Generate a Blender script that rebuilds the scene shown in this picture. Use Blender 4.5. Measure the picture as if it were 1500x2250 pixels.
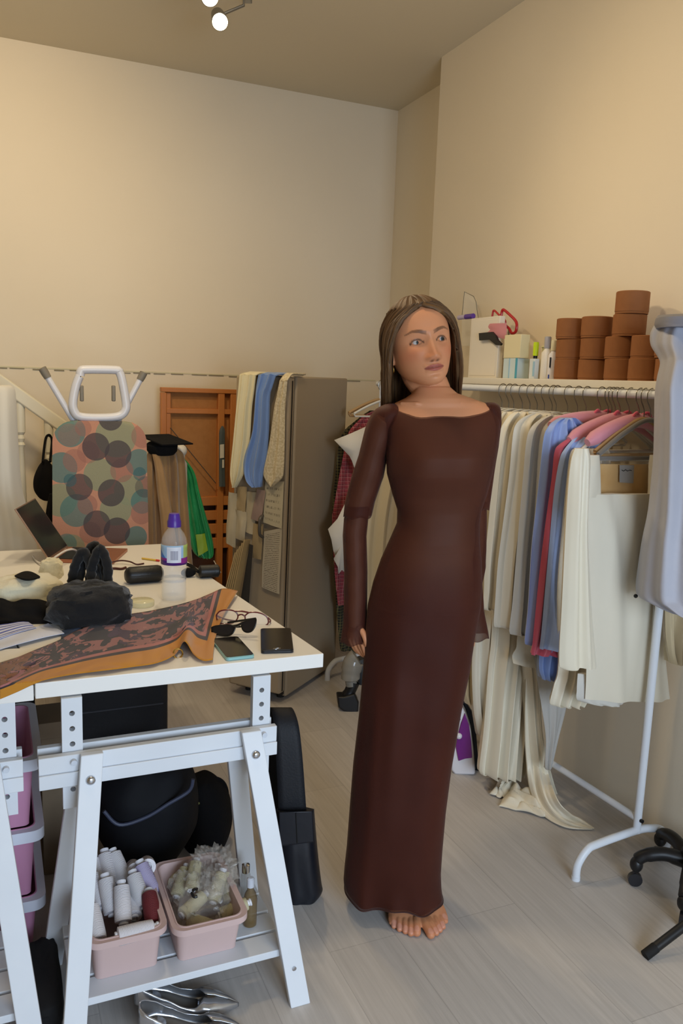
import bpy, bmesh, math, random
from mathutils import Vector, Matrix, noise
random.seed(7)
V = Vector
for o in list(bpy.data.objects): bpy.data.objects.remove(o, do_unlink=True)
SC = bpy.context.scene
COL = SC.collection
R = math.radians
# ------------------------------------------------------------------ camera
YAW, PITCH, ROLL, HC = R(23.6), R(9.2), R(2.1), 1.45
F = 1780.0
fw = V((math.sin(YAW)*math.cos(PITCH), math.cos(YAW)*math.cos(PITCH), -math.sin(PITCH)))
r0 = V((math.cos(YAW), -math.sin(YAW), 0)); u0 = r0.cross(fw)
cr = r0*math.cos(ROLL) + u0*math.sin(ROLL); cu = u0*math.cos(ROLL) - r0*math.sin(ROLL)
CP = V((0, 0, HC))
cd = bpy.data.cameras.new('camera'); cam = bpy.data.objects.new('camera', cd); COL.objects.link(cam)
cd.sensor_fit = 'VERTICAL'; cd.sensor_height = 36; cd.sensor_width = 24; cd.lens = F/2250*36
cd.clip_start = 0.02
mw = Matrix((cr, cu, -fw)).transposed().to_4x4(); mw.translation = CP
cam.matrix_world = mw
SC.camera = cam
# ------------------------------------------------------------------ world, lights, exposure
SC.view_settings.view_transform = 'Standard'
SC.view_settings.look = 'None'
SC.view_settings.gamma = 1.0
SC.view_settings.use_curve_mapping = False
SC.view_settings.exposure = -0.25
w = bpy.data.worlds.new('world'); SC.world = w; w.use_nodes = True
bg = w.node_tree.nodes['Background']; bg.inputs[0].default_value = (0.62, 0.78, 1.0, 1); bg.inputs[1].default_value = 0.9
def light(name, kind, loc, target, energy, color, **kw):
    l = bpy.data.lights.new(name, kind); l.energy = energy; l.color = color
    for k, v in kw.items(): setattr(l, k, v)
    o = bpy.data.objects.new(name, l); COL.objects.link(o)
    o.location = loc
    o.rotation_euler = (V(target)-V(loc)).to_track_quat('-Z', 'Y').to_euler()
    return o
WARM = (1.0, 0.79, 0.50)
# daylight through the window in the wall behind the camera
light('window_daylight', 'AREA', (0.75, -1.55, 1.25), (0.85, 1.3, 0.35), 66, (0.66, 0.81, 1.0), shape='RECTANGLE', size=1.5, size_y=1.3, spread=R(140))
# ceiling track spotlights further along the track than the photo shows
light('track_spot_wall', 'SPOT', (0.15, 2.75, 2.78), (-0.35, 4.38, 1.55), 70, WARM, spot_size=R(140), spot_blend=1.0, shadow_soft_size=0.08)
light('track_spot_room', 'SPOT', (0.45, 1.9, 2.80), (1.5, 2.4, 1.3), 48, WARM, spot_size=R(150), spot_blend=1.0, shadow_soft_size=0.10)

# ------------------------------------------------------------------ pixel measuring: real planes in the room
def ray(x, y): return fw + cr*((x-750)/F) - cu*((y-1125)/F)
def PZ(x, y, z): d = ray(x, y); return CP + d*((z-HC)/d.z)
def PX(x, y, X): d = ray(x, y); return CP + d*(X/d.x)
def PY(x, y, Y): d = ray(x, y); return CP + d*(Y/d.y)
def PP(x, y, C, n): d = ray(x, y); return CP + d*((V(C)-CP).dot(n)/d.dot(n))
# ------------------------------------------------------------------ helpers
def lin(h):
    h = h.lstrip('#'); c = [int(h[i:i+2], 16)/255 for i in (0, 2, 4)]
    return tuple((v/12.92 if v <= .04045 else ((v+.055)/1.055)**2.4) for v in c) + (1,)
MATS = {}
def M(name, col, rough=.6, metal=0, spec=.5, var=None, bump=None, sheen=0, trans=0, ior=1.45, alpha=1, emit=None, sss=0, coat=0, wave=None, stretch=None):
    """procedural principled material; var=(scale, hex2, contrast), bump=(scale, strength), wave=(scale, strength)"""
    if name in MATS: return MATS[name]
    m = bpy.data.materials.new(name); m.use_nodes = True; MATS[name] = m
    nt = m.node_tree; b = nt.nodes['Principled BSDF']
    b.inputs['Base Color'].default_value = lin(col); b.inputs['Roughness'].default_value = rough
    b.inputs['Metallic'].default_value = metal; b.inputs['Specular IOR Level'].default_value = spec
    b.inputs['IOR'].default_value = ior; b.inputs['Transmission Weight'].default_value = trans
    b.inputs['Alpha'].default_value = alpha
    b.inputs['Sheen Weight'].default_value = sheen
    b.inputs['Coat Weight'].default_value = coat
    if sss: b.inputs['Subsurface Weight'].default_value = sss; b.inputs['Subsurface Radius'].default_value = (.012, .005, .003)
    if emit: b.inputs['Emission Color'].default_value = lin(emit[0]); b.inputs['Emission Strength'].default_value = emit[1]
    tc = nt.nodes.new('ShaderNodeTexCoord'); vec = tc.outputs['Object']
    if stretch:
        mp = nt.nodes.new('ShaderNodeMapping'); mp.inputs['Scale'].default_value = stretch
        nt.links.new(vec, mp.inputs['Vector']); vec = mp.outputs['Vector']
    if var:
        n = nt.nodes.new('ShaderNodeTexNoise'); n.inputs['Scale'].default_value = var[0]; n.inputs['Detail'].default_value = 4
        nt.links.new(vec, n.inputs['Vector'])
        rp = nt.nodes.new('ShaderNodeValToRGB'); c = var[2] if len(var) > 2 else .2
        rp.color_ramp.elements[0].position = .5-c; rp.color_ramp.elements[1].position = .5+c
        rp.color_ramp.elements[0].color = lin(col); rp.color_ramp.elements[1].color = lin(var[1])
        nt.links.new(n.outputs['Fac'], rp.inputs['Fac']); nt.links.new(rp.outputs['Color'], b.inputs['Base Color'])
    if bump or wave:
        bp = nt.nodes.new('ShaderNodeBump'); bp.inputs['Distance'].default_value = .004
        if bump:
            n = nt.nodes.new('ShaderNodeTexNoise'); n.inputs['Scale'].default_value = bump[0]; n.inputs['Detail'].default_value = 3
            bp.inputs['Strength'].default_value = bump[1]; nt.links.new(n.outputs['Fac'], bp.inputs['Height'])
        else:
            n = nt.nodes.new('ShaderNodeTexWave'); n.inputs['Scale'].default_value = wave[0]; n.inputs['Distortion'].default_value = 1.5
            n.bands_direction = wave[2] if len(wave) > 2 else 'Z'
            bp.inputs['Strength'].default_value = wave[1]; nt.links.new(n.outputs['Fac'], bp.inputs['Height'])
        nt.links.new(vec, n.inputs['Vector']); nt.links.new(bp.outputs['Normal'], b.inputs['Normal'])
    return m
class N:
    """tiny node-graph helper on an existing material"""
    def __init__(s, m): s.m = m; s.t = m.node_tree; s.b = s.t.nodes['Principled BSDF']
    def new(s, k, **kw):
        n = s.t.nodes.new(k)
        for a, v in kw.items():
            if a.startswith('i_'): n.inputs[int(a[2:]) if a[2:].isdigit() else a[2:].replace('_', ' ')].default_value = v
            else: setattr(n, a, v)
        return n
    def l(s, a, b): s.t.links.new(a, b)
    def math(s, op, a, b=None, clamp=False):
        n = s.new('ShaderNodeMath', operation=op, use_clamp=clamp)
        for i, v in enumerate((a, b)):
            if v is None: continue
            if isinstance(v, (int, float)): n.inputs[i].default_value = v
            else: s.l(v, n.inputs[i])
        return n.outputs[0]
    def mix(s, f, a, b):
        n = s.new('ShaderNodeMix', data_type='RGBA')
        for sock, v in ((n.inputs[0], f), (n.inputs[6], a), (n.inputs[7], b)):
            if isinstance(v, (int, float)): sock.default_value = v
            elif isinstance(v, str): sock.default_value = lin(v)
            else: s.l(v, sock)
        return n.outputs[2]
class MB:
    def __init__(s): s.v = []; s.f = []; s.m = []; s.mi = 0; s.uv = {}
    def add(s, vs, fs):
        k = len(s.v); s.v += [V(p) for p in vs]; s.f += [tuple(i+k for i in f) for f in fs]; s.m += [s.mi]*len(fs); return k
    def hexa(s, p):
        s.add(p, [(0, 3, 2, 1), (4, 5, 6, 7), (0, 1, 5, 4), (1, 2, 6, 5), (2, 3, 7, 6), (3, 0, 4, 7)]); return s
    def box(s, a, b, X=None):
        x0, y0, z0 = a; x1, y1, z1 = b
        p = [V(q) for q in ((x0, y0, z0), (x1, y0, z0), (x1, y1, z0), (x0, y1, z0), (x0, y0, z1), (x1, y0, z1), (x1, y1, z1), (x0, y1, z1))]
        if X: p = [X @ q for q in p]
        return s.hexa(p)
    def bar(s, a, b, w, t, up=(0, 0, 1)):
        """rectangular bar from a to b: w along side axis, t along the other"""
        a, b = V(a), V(b); d = (b-a).normalized(); sx = d.cross(V(up))
        if sx.length < 1e-4: sx = V((1, 0, 0))
        sx.normalize(); sy = sx.cross(d).normalized(); sx *= w/2; sy *= t/2
        return s.hexa([a-sx-sy, a+sx-sy, a+sx+sy, a-sx+sy, b-sx-sy, b+sx-sy, b+sx+sy, b-sx+sy])
    def loft(s, rings, cap=True, close=True):
        n = len(rings[0]); k = s.add([p for r in rings for p in r], [])
        fs = []
        for i in range(len(rings)-1):
            for j in range(n if close else n-1):
                a = k+i*n+j; b = k+i*n+(j+1) % n; fs.append((a, b, b+n, a+n))
        if cap: fs.append(tuple(k+j for j in range(n))[::-1]); fs.append(tuple(k+(len(rings)-1)*n+j for j in range(n)))
        s.f += fs; s.m += [s.mi]*len(fs); return s
    def tube(s, path, r, n=10, cap=True, flat=1.0, up=None):
        path = [V(p) for p in path]; rings = []; prev = None
        for i, p in enumerate(path):
            d = (path[min(i+1, len(path)-1)]-path[max(i-1, 0)])
            d = d.normalized() if d.length > 1e-9 else V((0, 0, 1))
            if prev is None:
                a = V(up) if up else (V((0, 0, 1)) if abs(d.z) < .9 else V((1, 0, 0)))
                x = (a - d*a.dot(d)).normalized()
            else:
                x = prev - d*prev.dot(d); x = x.normalized() if x.length > 1e-6 else V((1, 0, 0))
            prev = x; y = d.cross(x); rr = r[i] if isinstance(r, (list, tuple)) else r
            rings.append([p + x*math.cos(2*math.pi*j/n)*rr*flat + y*math.sin(2*math.pi*j/n)*rr for j in range(n)])
        return s.loft(rings, cap)
    def lathe(s, prof, c=(0, 0, 0), n=24, X=None, cap=True):
        X = X or Matrix.Translation(V(c))
        return s.loft([[X @ V((r*math.cos(2*math.pi*j/n), r*math.sin(2*math.pi*j/n), z)) for j in range(n)] for r, z in prof], cap)
    def ball(s, c, r, n=14, X=None):
        rr = r if isinstance(r, (tuple, list)) else (r, r, r); rings = []
        for i in range(n+1):
            t = math.pi*i/n; t = min(max(t, .02), math.pi-.02)
            ring = [V((rr[0]*math.sin(t)*math.cos(a), rr[1]*math.sin(t)*math.sin(a), -rr[2]*math.cos(t))) for a in [2*math.pi*j/(2*n) for j in range(2*n)]]
            rings.append([V(c) + ((X @ p) if X else p) for p in ring])
        return s.loft(rings)
    def grid(s, fn, nu, nv, uv=True):
        k = s.add([fn(i/nu, j/nv) for i in range(nu+1) for j in range(nv+1)], [])
        for i in range(nu+1):
            for j in range(nv+1): s.uv[k+i*(nv+1)+j] = (i/nu, j/nv)
        fs = [(k+i*(nv+1)+j, k+(i+1)*(nv+1)+j, k+(i+1)*(nv+1)+j+1, k+i*(nv+1)+j+1) for i in range(nu) for j in range(nv)]
        s.f += fs; s.m += [s.mi]*len(fs); return s
    def prism(s, poly, d):
        """polygon (list of 3d points) extruded by vector d"""
        n = len(poly); d = V(d); k = s.add([V(p) for p in poly]+[V(p)+d for p in poly], [])
        fs = [tuple(k+i for i in range(n))[::-1], tuple(k+n+i for i in range(n))]+[(k+i, k+(i+1) % n, k+n+(i+1) % n, k+n+i) for i in range(n)]
        s.f += fs; s.m += [s.mi]*len(fs); return s
    def build(s, name, mats, parent=None, smooth=True, bevel=0, sub=0, solid=0, off=0, label=None, angle=40):
        me = bpy.data.meshes.new(name); me.from_pydata([tuple(p) for p in s.v], [], s.f)
        for m in (mats if isinstance(mats, (list, tuple)) else [mats]): me.materials.append(m)
        me.polygons.foreach_set('material_index', s.m)
        if s.uv:
            ul = me.uv_layers.new(name='UVMap')
            for l in me.loops: ul.data[l.index].uv = s.uv.get(l.vertex_index, (0, 0))
        b = bmesh.new(); b.from_mesh(me); bmesh.ops.recalc_face_normals(b, faces=b.faces)
        if smooth:
            for f in b.faces: f.smooth = True
            for e in b.edges:
                if len(e.link_faces) == 2 and e.calc_face_angle() > R(angle): e.smooth = False
        b.to_mesh(me); b.free()
        o = bpy.data.objects.new(name, me); COL.objects.link(o)
        if bevel: mo = o.modifiers.new('b', 'BEVEL'); mo.width = bevel; mo.segments = 2; mo.limit_method = 'ANGLE'; mo.angle_limit = R(35)
        if solid: mo = o.modifiers.new('s', 'SOLIDIFY'); mo.thickness = solid; mo.offset = off
        if sub: mo = o.modifiers.new('u', 'SUBSURF'); mo.levels = sub; mo.render_levels = sub
        if parent is not None:
            o.parent = parent
            if parent.type == 'EMPTY' and parent.get('_w'): o.matrix_parent_inverse = Matrix.Translation(parent.location).inverted()
        if label: o['label'] = label
        return o
def thing(name, label, cat, loc=(0, 0, 0), group=None, world=True):
    o = bpy.data.objects.new(name, None); COL.objects.link(o); o.location = loc; o.empty_display_size = .05
    o['label'] = label; o['category'] = cat
    if group: o['group'] = group
    if world: o['_w'] = 1
    return o
def tag(o, label, cat, group=None, kind=None):
    o['label'] = label; o['category'] = cat
    if group: o['group'] = group
    if kind: o['kind'] = kind
    return o
def struct(o): o['kind'] = 'structure'; return o
def copy_tree(root, mat, label=None, group=None):
    r = root.copy(); COL.objects.link(r); r.matrix_world = mat
    if label: r['label'] = label
    if group: r['group'] = group
    for ch in list(root.children):
        c = ch.copy(); COL.objects.link(c); c.parent = r
        for g in list(ch.children):
            d = g.copy(); COL.objects.link(d); d.parent = c
    return r
def cat_rom(pts, k=6):
    pts = [V(p) for p in pts]; out = []
    for i in range(len(pts)-1):
        p0, p1, p2, p3 = pts[max(i-1, 0)], pts[i], pts[i+1], pts[min(i+2, len(pts)-1)]
        for j in range(k):
            t = j/k; out.append(.5*((2*p1)+(p2-p0)*t+(2*p0-5*p1+4*p2-p3)*t*t+(3*p1-p0-3*p2+p3)*t**3))
    out.append(pts[-1]); return out
def interp(tab, x):
    """piecewise smooth interpolation in a table of (x, a, b, ...) rows"""
    if x <= tab[0][0]: return tab[0][1:]
    for a, b in zip(tab, tab[1:]):
        if x <= b[0]:
            t = (x-a[0])/(b[0]-a[0]); return tuple(p+(q-p)*t for p, q in zip(a[1:], b[1:]))
    return tab[-1][1:]
def smooth_tab(tab, n):
    """resample table rows with catmull-rom"""
    pts = [V(r+(0,)*(4-len(r))) if len(r) < 4 else V(r[:4]) for r in tab]
    out = []
    for i in range(n+1):
        f = i/n*(len(pts)-1); k = min(int(f), len(pts)-2); t = f-k
        p0, p1, p2, p3 = pts[max(k-1, 0)], pts[k], pts[k+1], pts[min(k+2, len(pts)-1)]
        out.append(.5*((2*p1)+(p2-p0)*t+(2*p0-5*p1+4*p2-p3)*t*t+(3*p1-p0-3*p2+p3)*t**3))
    return out
# ================================================================== THE SETTING
ZC = 2.966; YB = 4.38; XR = 2.0
wallm = M('wall_paint', '#EADDC6', .9, spec=.15, var=(1.2, '#E4D6BD', .3), bump=(90, .06))
ceilm = M('ceiling_paint', '#D9CDB4', .95, spec=.1, bump=(60, .05))
m = M('floor_laminate', '#BDB3A8', .42, spec=.35)
n = N(m); tc = n.new('ShaderNodeTexCoord')
mp = n.new('ShaderNodeMapping'); mp.inputs['Rotation'].default_value = (0, 0, R(90)); n.l(tc.outputs['Object'], mp.inputs[0])
bk = n.new('ShaderNodeTexBrick', offset=.37); n.l(mp.outputs[0], bk.inputs['Vector'])
for k, v in (('Scale', 1), ('Mortar Size', .0014), ('Mortar Smooth', .4), ('Brick Width', 1.25), ('Row Height', .19), ('Bias', 0)): bk.inputs[k].default_value = v
bk.inputs['Color1'].default_value = lin('#C6C0BA'); bk.inputs['Color2'].default_value = lin('#B8B2AC'); bk.inputs['Mortar'].default_value = lin('#A29C97')
mp2 = n.new('ShaderNodeMapping'); mp2.inputs['Scale'].default_value = (34, 1.3, 1); n.l(tc.outputs['Object'], mp2.inputs[0])
nz = n.new('ShaderNodeTexNoise', i_Scale=2.2, i_Detail=6, i_Roughness=.65); n.l(mp2.outputs[0], nz.inputs['Vector'])
rp = n.new('ShaderNodeValToRGB'); rp.color_ramp.elements[0].position = .3; rp.color_ramp.elements[1].position = .72
rp.color_ramp.elements[0].color = lin('#98928D'); rp.color_ramp.elements[1].color = lin('#D3CDC8'); n.l(nz.outputs['Fac'], rp.inputs[0])
n.l(n.mix(.32, bk.outputs['Color'], rp.outputs[0]), n.b.inputs['Base Color'])
bp = n.new('ShaderNodeBump', i_Strength=.12, i_Distance=.002); n.l(nz.outputs['Fac'], bp.inputs['Height']); n.l(bp.outputs[0], n.b.inputs['Normal'])
floorm = m
Y0, XL = -1.75, -2.3
struct(MB().box((XL-.1, Y0-.1, -.1), (2.5, YB+.1, 0)).build('floor', floorm, smooth=False))
struct(MB().box((XL-.1, Y0-.1, ZC), (2.5, YB+.1, ZC+.1)).build('ceiling', ceilm, smooth=False))
struct(MB().box((XL-.1, YB, 0), (2.5, YB+.1, ZC)).build('wall_back', wallm, smooth=False))
struct(MB().box((XR, Y0, 0), (2.4, 3.6, ZC)).build('wall_right', wallm, smooth=False))
struct(MB().box((2.173, 3.6, 0), (2.4, YB, ZC)).build('wall_corner', wallm, smooth=False))
struct(MB().box((XL-.1, Y0, 0), (XL, YB, ZC)).build('wall_left', wallm, smooth=False))
b = MB(); wx0, wx1, wz0, wz1 = -.1, 1.6, .55, 1.95
b.box((XL, Y0-.1, 0), (wx0, Y0, ZC)); b.box((wx1, Y0-.1, 0), (2.5, Y0, ZC)); b.box((wx0, Y0-.1, 0), (wx1, Y0, wz0)); b.box((wx0, Y0-.1, wz1), (wx1, Y0, ZC))
struct(b.build('wall_front', wallm, smooth=False))
white = M('white_paint', '#E8E8E6', .45)
b = MB()
for a, c in (((wx0, wz0), (wx1, wz0+.05)), ((wx0, wz1-.05), (wx1, wz1)), ((wx0, wz0), (wx0+.05, wz1)), ((wx1-.05, wz0), (wx1, wz1)), (((wx0+wx1)/2-.025, wz0), ((wx0+wx1)/2+.025, wz1))):
    b.box((a[0], Y0-.08, a[1]), (c[0], Y0-.02, c[1]))
wf = struct(b.build('window_1', white, smooth=False))
MB().box((wx0+.05, Y0-.055, wz0+.05), (wx1-.05, Y0-.05, wz1-.05)).build('window_pane', M('window_glass', '#FFFFFF', .02, trans=1), wf, smooth=False)
# shadow dashes along the back wall joint, built as dark strips at rail height
b = MB(); x = -.25; rr = random.Random(3)
while x < 1.95:
    l = rr.uniform(.03, .09); z = 1.449+rr.uniform(-.002, .002)
    b.box((x, YB-.004, z), (x+l, YB+.002, z+rr.uniform(.003, .006))); x += l+rr.uniform(.004, .05)
struct(b.build('trim_shadow', M('joint_shadow', '#8E8468', .9), smooth=False))
struct(MB().box((XL, YB-.0025, 1.455), (2.1, YB+.002, 1.462)).build('trim_2', M('joint_ledge', '#D8CFAE', .9), smooth=False))

# ------------------------------------------------------------------ ceiling track light
metal = M('brushed_steel', '#9A9A98', .35, 1)
chrome = M('chrome', '#D8D8D8', .12, 1)
blackp = M('black_plastic', '#141416', .42)
t = thing('track_light', 'ceiling spotlight track with glowing bulbs at top of photo', 'light', (0.95, 3.6, ZC))
h1 = PZ(483, 48, 2.80); h2 = PZ(461, -6, 2.80)
dt = (h2-h1).normalized()
ra, rb = h1+V((.10, .02, 0))-dt*.12, h1+V((.10, .02, 0))+dt*1.5
ra.z = rb.z = ZC-.012
MB().bar(ra, rb, .03, .024).build('track_rail', metal, t, bevel=.003)
bulb = M('lit_bulb', '#FFF6E0', .4, emit=('#FFE7B8', 30))
for k, h in enumerate((h1, h2)):
    mt = V((ra.x, ra.y, 0)) + dt*(.12+k*(h2-h1).length); mt.z = ZC-.03
    aim = (V((.55, .9, 1.0))-h).normalized()
    X = aim.to_track_quat('Z', 'Y').to_matrix().to_4x4(); X.translation = h
    hd = MB().lathe([(.012, -.10), (.026, -.09), (.030, -.03), (.033, .0), (.030, .002), (.027, -.02)], X=X).build('lamp_head', metal, t)
    MB().lathe([(.0, -.012), (.027, -.010), (.029, .003), (.02, .012), (.0, .015)], X=X, cap=False).build('bulb', bulb, hd)
    MB().tube([mt, mt+V((0, 0, -.05)), X @ V((0, 0, -.07))], .006, 8).build('bracket', metal, t)
    l = light('track_bulb_glow', 'SPOT', X @ V((0, 0, .03)), X @ V((0, 0, 1)), 24, WARM, spot_size=R(150), spot_blend=.8, shadow_soft_size=.03)

# ================================================================== TABLE AND TRESTLES
ZT = 0.775; TH = .036
FR, BR, FL = PZ(711, 1436, ZT), PZ(355, 1195, ZT), PZ(77, 1502, ZT)
BL = BR+(FL-FR)
tabm = M('table_white', '#ECE9E3', .33, spec=.5)
def slab(name, p, label, dz=0):
    dn = V((0, 0, -TH))
    o = MB().hexa([q+dn+V((0, 0, dz)) for q in p]+[q+V((0, 0, dz)) for q in p]).build(name, tabm, smooth=False, bevel=.002)
    return tag(o, label, 'table top', 'white table tops side by side')
slab('table_top', [FL, FR, BR, BL], 'white table top carrying the bottle, scarf and phones')
g = (FR-FL).normalized()*.003
slab('table_top', [FL-g+(FL-FR), FL-g, BL-g, BL-g+(FL-FR)], 'white table top at the left edge under the cream bag', -.003)
trm = M('trestle_white', '#DDE0E4', .5, var=(6, '#D3D7DC', .3))
boltm = M('bolt_steel', '#C9CCD2', .22, 1)
def holed(b, c, wx, z0, z1, th, holes, r):
    """upright board in the XZ plane with round holes drilled through"""
    n = 16; y0, y1 = c.y-th/2, c.y+th/2; x0, x1 = c.x-wx/2, c.x+wx/2
    zs = sorted(holes); edges = [z0]
    for h in zs: edges += [h-wx/2*.8, h+wx/2*.8]
    edges.append(z1)
    for i in range(0, len(edges), 2):
        if edges[i+1] > edges[i]+1e-5: b.box((x0, y0, edges[i]), (x1, y1, edges[i+1]))
    for h in zs:
        q = wx/2*.8
        ci = [V((c.x+r*math.cos(2*math.pi*j/n), 0, h+r*math.sin(2*math.pi*j/n))) for j in range(n)]
        sq = []
        for j in range(n):
            a = 2*math.pi*j/n; cx_, sz = math.cos(a), math.sin(a); k = min(wx/2/max(abs(cx_), 1e-6), q/max(abs(sz), 1e-6))
            sq.append(V((c.x+cx_*k, 0, h+sz*k)))
        for j in (2, 6, 10, 14): sq[j] = V((c.x+math.copysign(wx/2, math.cos(2*math.pi*j/n)), 0, h+math.copysign(q, math.sin(2*math.pi*j/n))))
        pt = lambda p, y: V((p.x, y, p.z))
        b.loft([[pt(p, y0) for p in ci], [pt(p, y0) for p in sq], [pt(p, y1) for p in sq], [pt(p, y1) for p in ci], [pt(p, y0) for p in ci]], cap=False)
def trestle(label, origin=(0, 0, 0)):
    t = thing('trestle', label, 'trestle', origin, 'white trestles under the tables', world=False)
    Y = 1.80; L, Rr = .075, .622
    for y0, y1, dz in ((Y-.031, Y-.013, 0), (Y+.013, Y+.031, 0.004)):
        MB().box((L, y0, .573), (Rr, y1, .612+dz)).build('rail_board', trm, t, bevel=.0015)
    MB().box((L, Y-.036, .540), (Rr, Y-.031, .573)).box((L, Y-.031, .540), (Rr, Y-.013, .573)).build('lower_rail_board', trm, t, bevel=.0015)
    for x in (.148, .588):
        b = MB(); holed(b, V((x, Y, 0)), .044, .475, ZT-TH-.003, .02, [.520, .555, .59, .628, .664, .700], .0062)
        up = b.build('upright', trm, t, smooth=False)
        MB().tube([(x, Y-.042, .597), (x, Y+.036, .597)], .0065, 12).build('peg', M('peg_white', '#C9CED6', .5), up)
    for tx, bx in ((.186, .118), (.552, .628)):
        for s in (-1, 1):
            if s < 0: top = V((tx, Y-.041, .615)); bot = V((bx, Y-.222, 0))
            else: top = V((.178 if tx < .3 else .533, Y+.041, .600)); bot = V((.100 if tx < .3 else .612, Y+.112, 0))
            b = MB(); p = []
            wv = V((.024, 0, 0)); tv = V((0, .009, 0))
            p = [bot-wv-tv, bot+wv-tv, bot+wv+tv, bot-wv+tv, top-wv-tv, top+wv-tv, top+wv+tv, top-wv+tv]
            lg = b.hexa(p).build('leg', trm, t, smooth=False, bevel=.002)
            if s < 0:
                X = Matrix.Translation(top+(bot-top)*.085+V((0, -.0085, 0))) @ Matrix.Rotation(R(90), 4, 'X')
                MB().lathe([(.0105, 0), (.0105, .003), (.008, .0065), (.003, .008)], X=X, n=16).build('bolt', boltm, lg)
                X2 = Matrix.Translation(top+(bot-top)*.865+V((0, -.0085, 0))) @ Matrix.Rotation(R(90), 4, 'X')
                MB().lathe([(.0055, 0), (.0055, .002), (.002, .0025)], X=X2, n=12).build('screw', boltm, lg)
    for k in range(4):
        y = Y-.142+k*.074
        MB().box((.125, y-.032, .098), (.612, y+.032, .116)).build('shelf_slat', trm, t, bevel=.0015)
    return t
tr = trestle('white wooden trestle with drilled uprights holding the pink trays on its shelf')
bpy.context.view_layer.update()
copy_tree(tr, Matrix.Translation((-.578, 0.012, 0)), 'white wooden trestle cut off by the left edge of the photo')
copy_tree(tr, Matrix.Translation((-.10, 1.10, 0)), 'white trestle under the far end of the table behind the black bags')
# ================================================================== CLOTH HELPERS
def hang(rows, C, n, depth=.03, folds=5, amp=.008, seed=0, N=40, nr=26, grow=1.0, hem=0.0, tilt=0.0):
    """a hanging cloth form: rows of measured (y, left, right) edges in the plane through C with normal n; folds run down it"""
    rg = random.Random(seed); ph = [rg.uniform(0, 6.28) for _ in range(4)]; f2 = folds*1.7+rg.uniform(-.4, .4)
    n = V(n).normalized(); b = MB(); rings = []
    tab = smooth_tab(rows, nr)
    for i, row in enumerate(tab):
        y, xl, xr = row[0], row[1], row[2]; t = i/nr
        L, Rt = PP(xl, y, C, n), PP(xr, y, C, n); ring = []
        a = amp*(1-grow+grow*t**.8)
        dd = depth*(.45+.55*min(1, t*3))
        for side in (1, -1):
            for j in range(N):
                s = j/N if side > 0 else 1-j/N
                pr = max(0, 1-abs(2*s-1)**3)
                wv = math.sin(6.283*folds*s+ph[0]+.9*math.sin(2.2*t+ph[1]))+.55*math.sin(6.283*f2*s+ph[2]+1.1*t)
                wv += .5*noise.noise(V((s*4, t*5, seed*3.1)))
                off = side*(pr*dd/2+.0015)+wv*a*pr**.5
                p = L.lerp(Rt, s)+n*off
                if hem: p.z += hem*math.sin(6.283*folds*.5*s+ph[3])*t**6
                ring.append(p)
        rings.append(ring)
    return b.loft(rings)
def quadsheet(c, mat, name, parent=None, off=V((0, 0, 0)), curl=.004, solid=.0008, seed=0, nu=8, nv=8):
    """thin sheet through four world corners (tl, tr, br, bl), slightly curled"""
    nn = (c[1]-c[0]).cross(c[3]-c[0]).normalized()
    def fn(u, v):
        p = c[0].lerp(c[1], u).lerp(c[3].lerp(c[2], u), v)
        return p+off+nn*curl*(noise.noise(V((u*2+seed, v*2, seed)))+(2*u-1)**2*.6)
    o = MB().grid(fn, nu, nv).build(name, mat, parent, solid=solid)
    es = o.modifiers.new('e', 'EDGE_SPLIT'); es.split_angle = R(40)
    return o

# ================================================================== LEFT BACKGROUND: STAIR RAIL, IRONING BOARD, COAT, FRAME
cream = M('rail_paint', '#E4DCC4', .5)
st = thing('stair_railing', 'cream painted sloping stair handrail with turned balusters at the left', 'railing', (.1, 4.1, 0))
Yr = 4.12
a, c = PY(-60, 795, Yr), PY(205, 985, Yr)
MB().bar(a, c, .055, .06).build('handrail', cream, st, bevel=.008)
lo = V((0, 0, -.92)); MB().bar(a+lo, c+lo, .04, .2).build('stringer', cream, st, bevel=.004)
def baluster(px):
    p = PY(px, 1000, Yr); t = (p.x-a.x)/(c.x-a.x); zt = a.lerp(c, t).z-.02; zb = zt-.86
    h = zt-zb
    prof = [(.020, 0), (.020, .16*h), (.013, .19*h), (.017, .21*h), (.012, .23*h), (.020, .42*h), (.0155, .62*h), (.0125, .74*h), (.019, .755*h), (.012, .77*h), (.018, .79*h), (.013, .81*h), (.021, .825*h), (.021, h)]
    MB().lathe(prof, (p.x, Yr, zb), 14).build('baluster', cream, st, angle=30)
for px in (-20, 47, 108, 172): baluster(px)
# white sheet over the post at the far left
Cs = V((.0, 3.72, 1)); nb = V((0, -1, 0))
sheetm = M('white_sheet', '#DAD5C8', .85, sheen=.2, bump=(25, .15))
tag(hang([(846, -90, 24), (856, -95, 33), (900, -100, 37), (980, -105, 41), (1080, -110, 50), (1180, -120, 78), (1300, -120, 90), (1420, -120, 95)], Cs, nb, .16, 3, .012, 5).build('draped_sheet', sheetm), 'white sheet draped over a post behind the table at the left edge', 'sheet')
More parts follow.
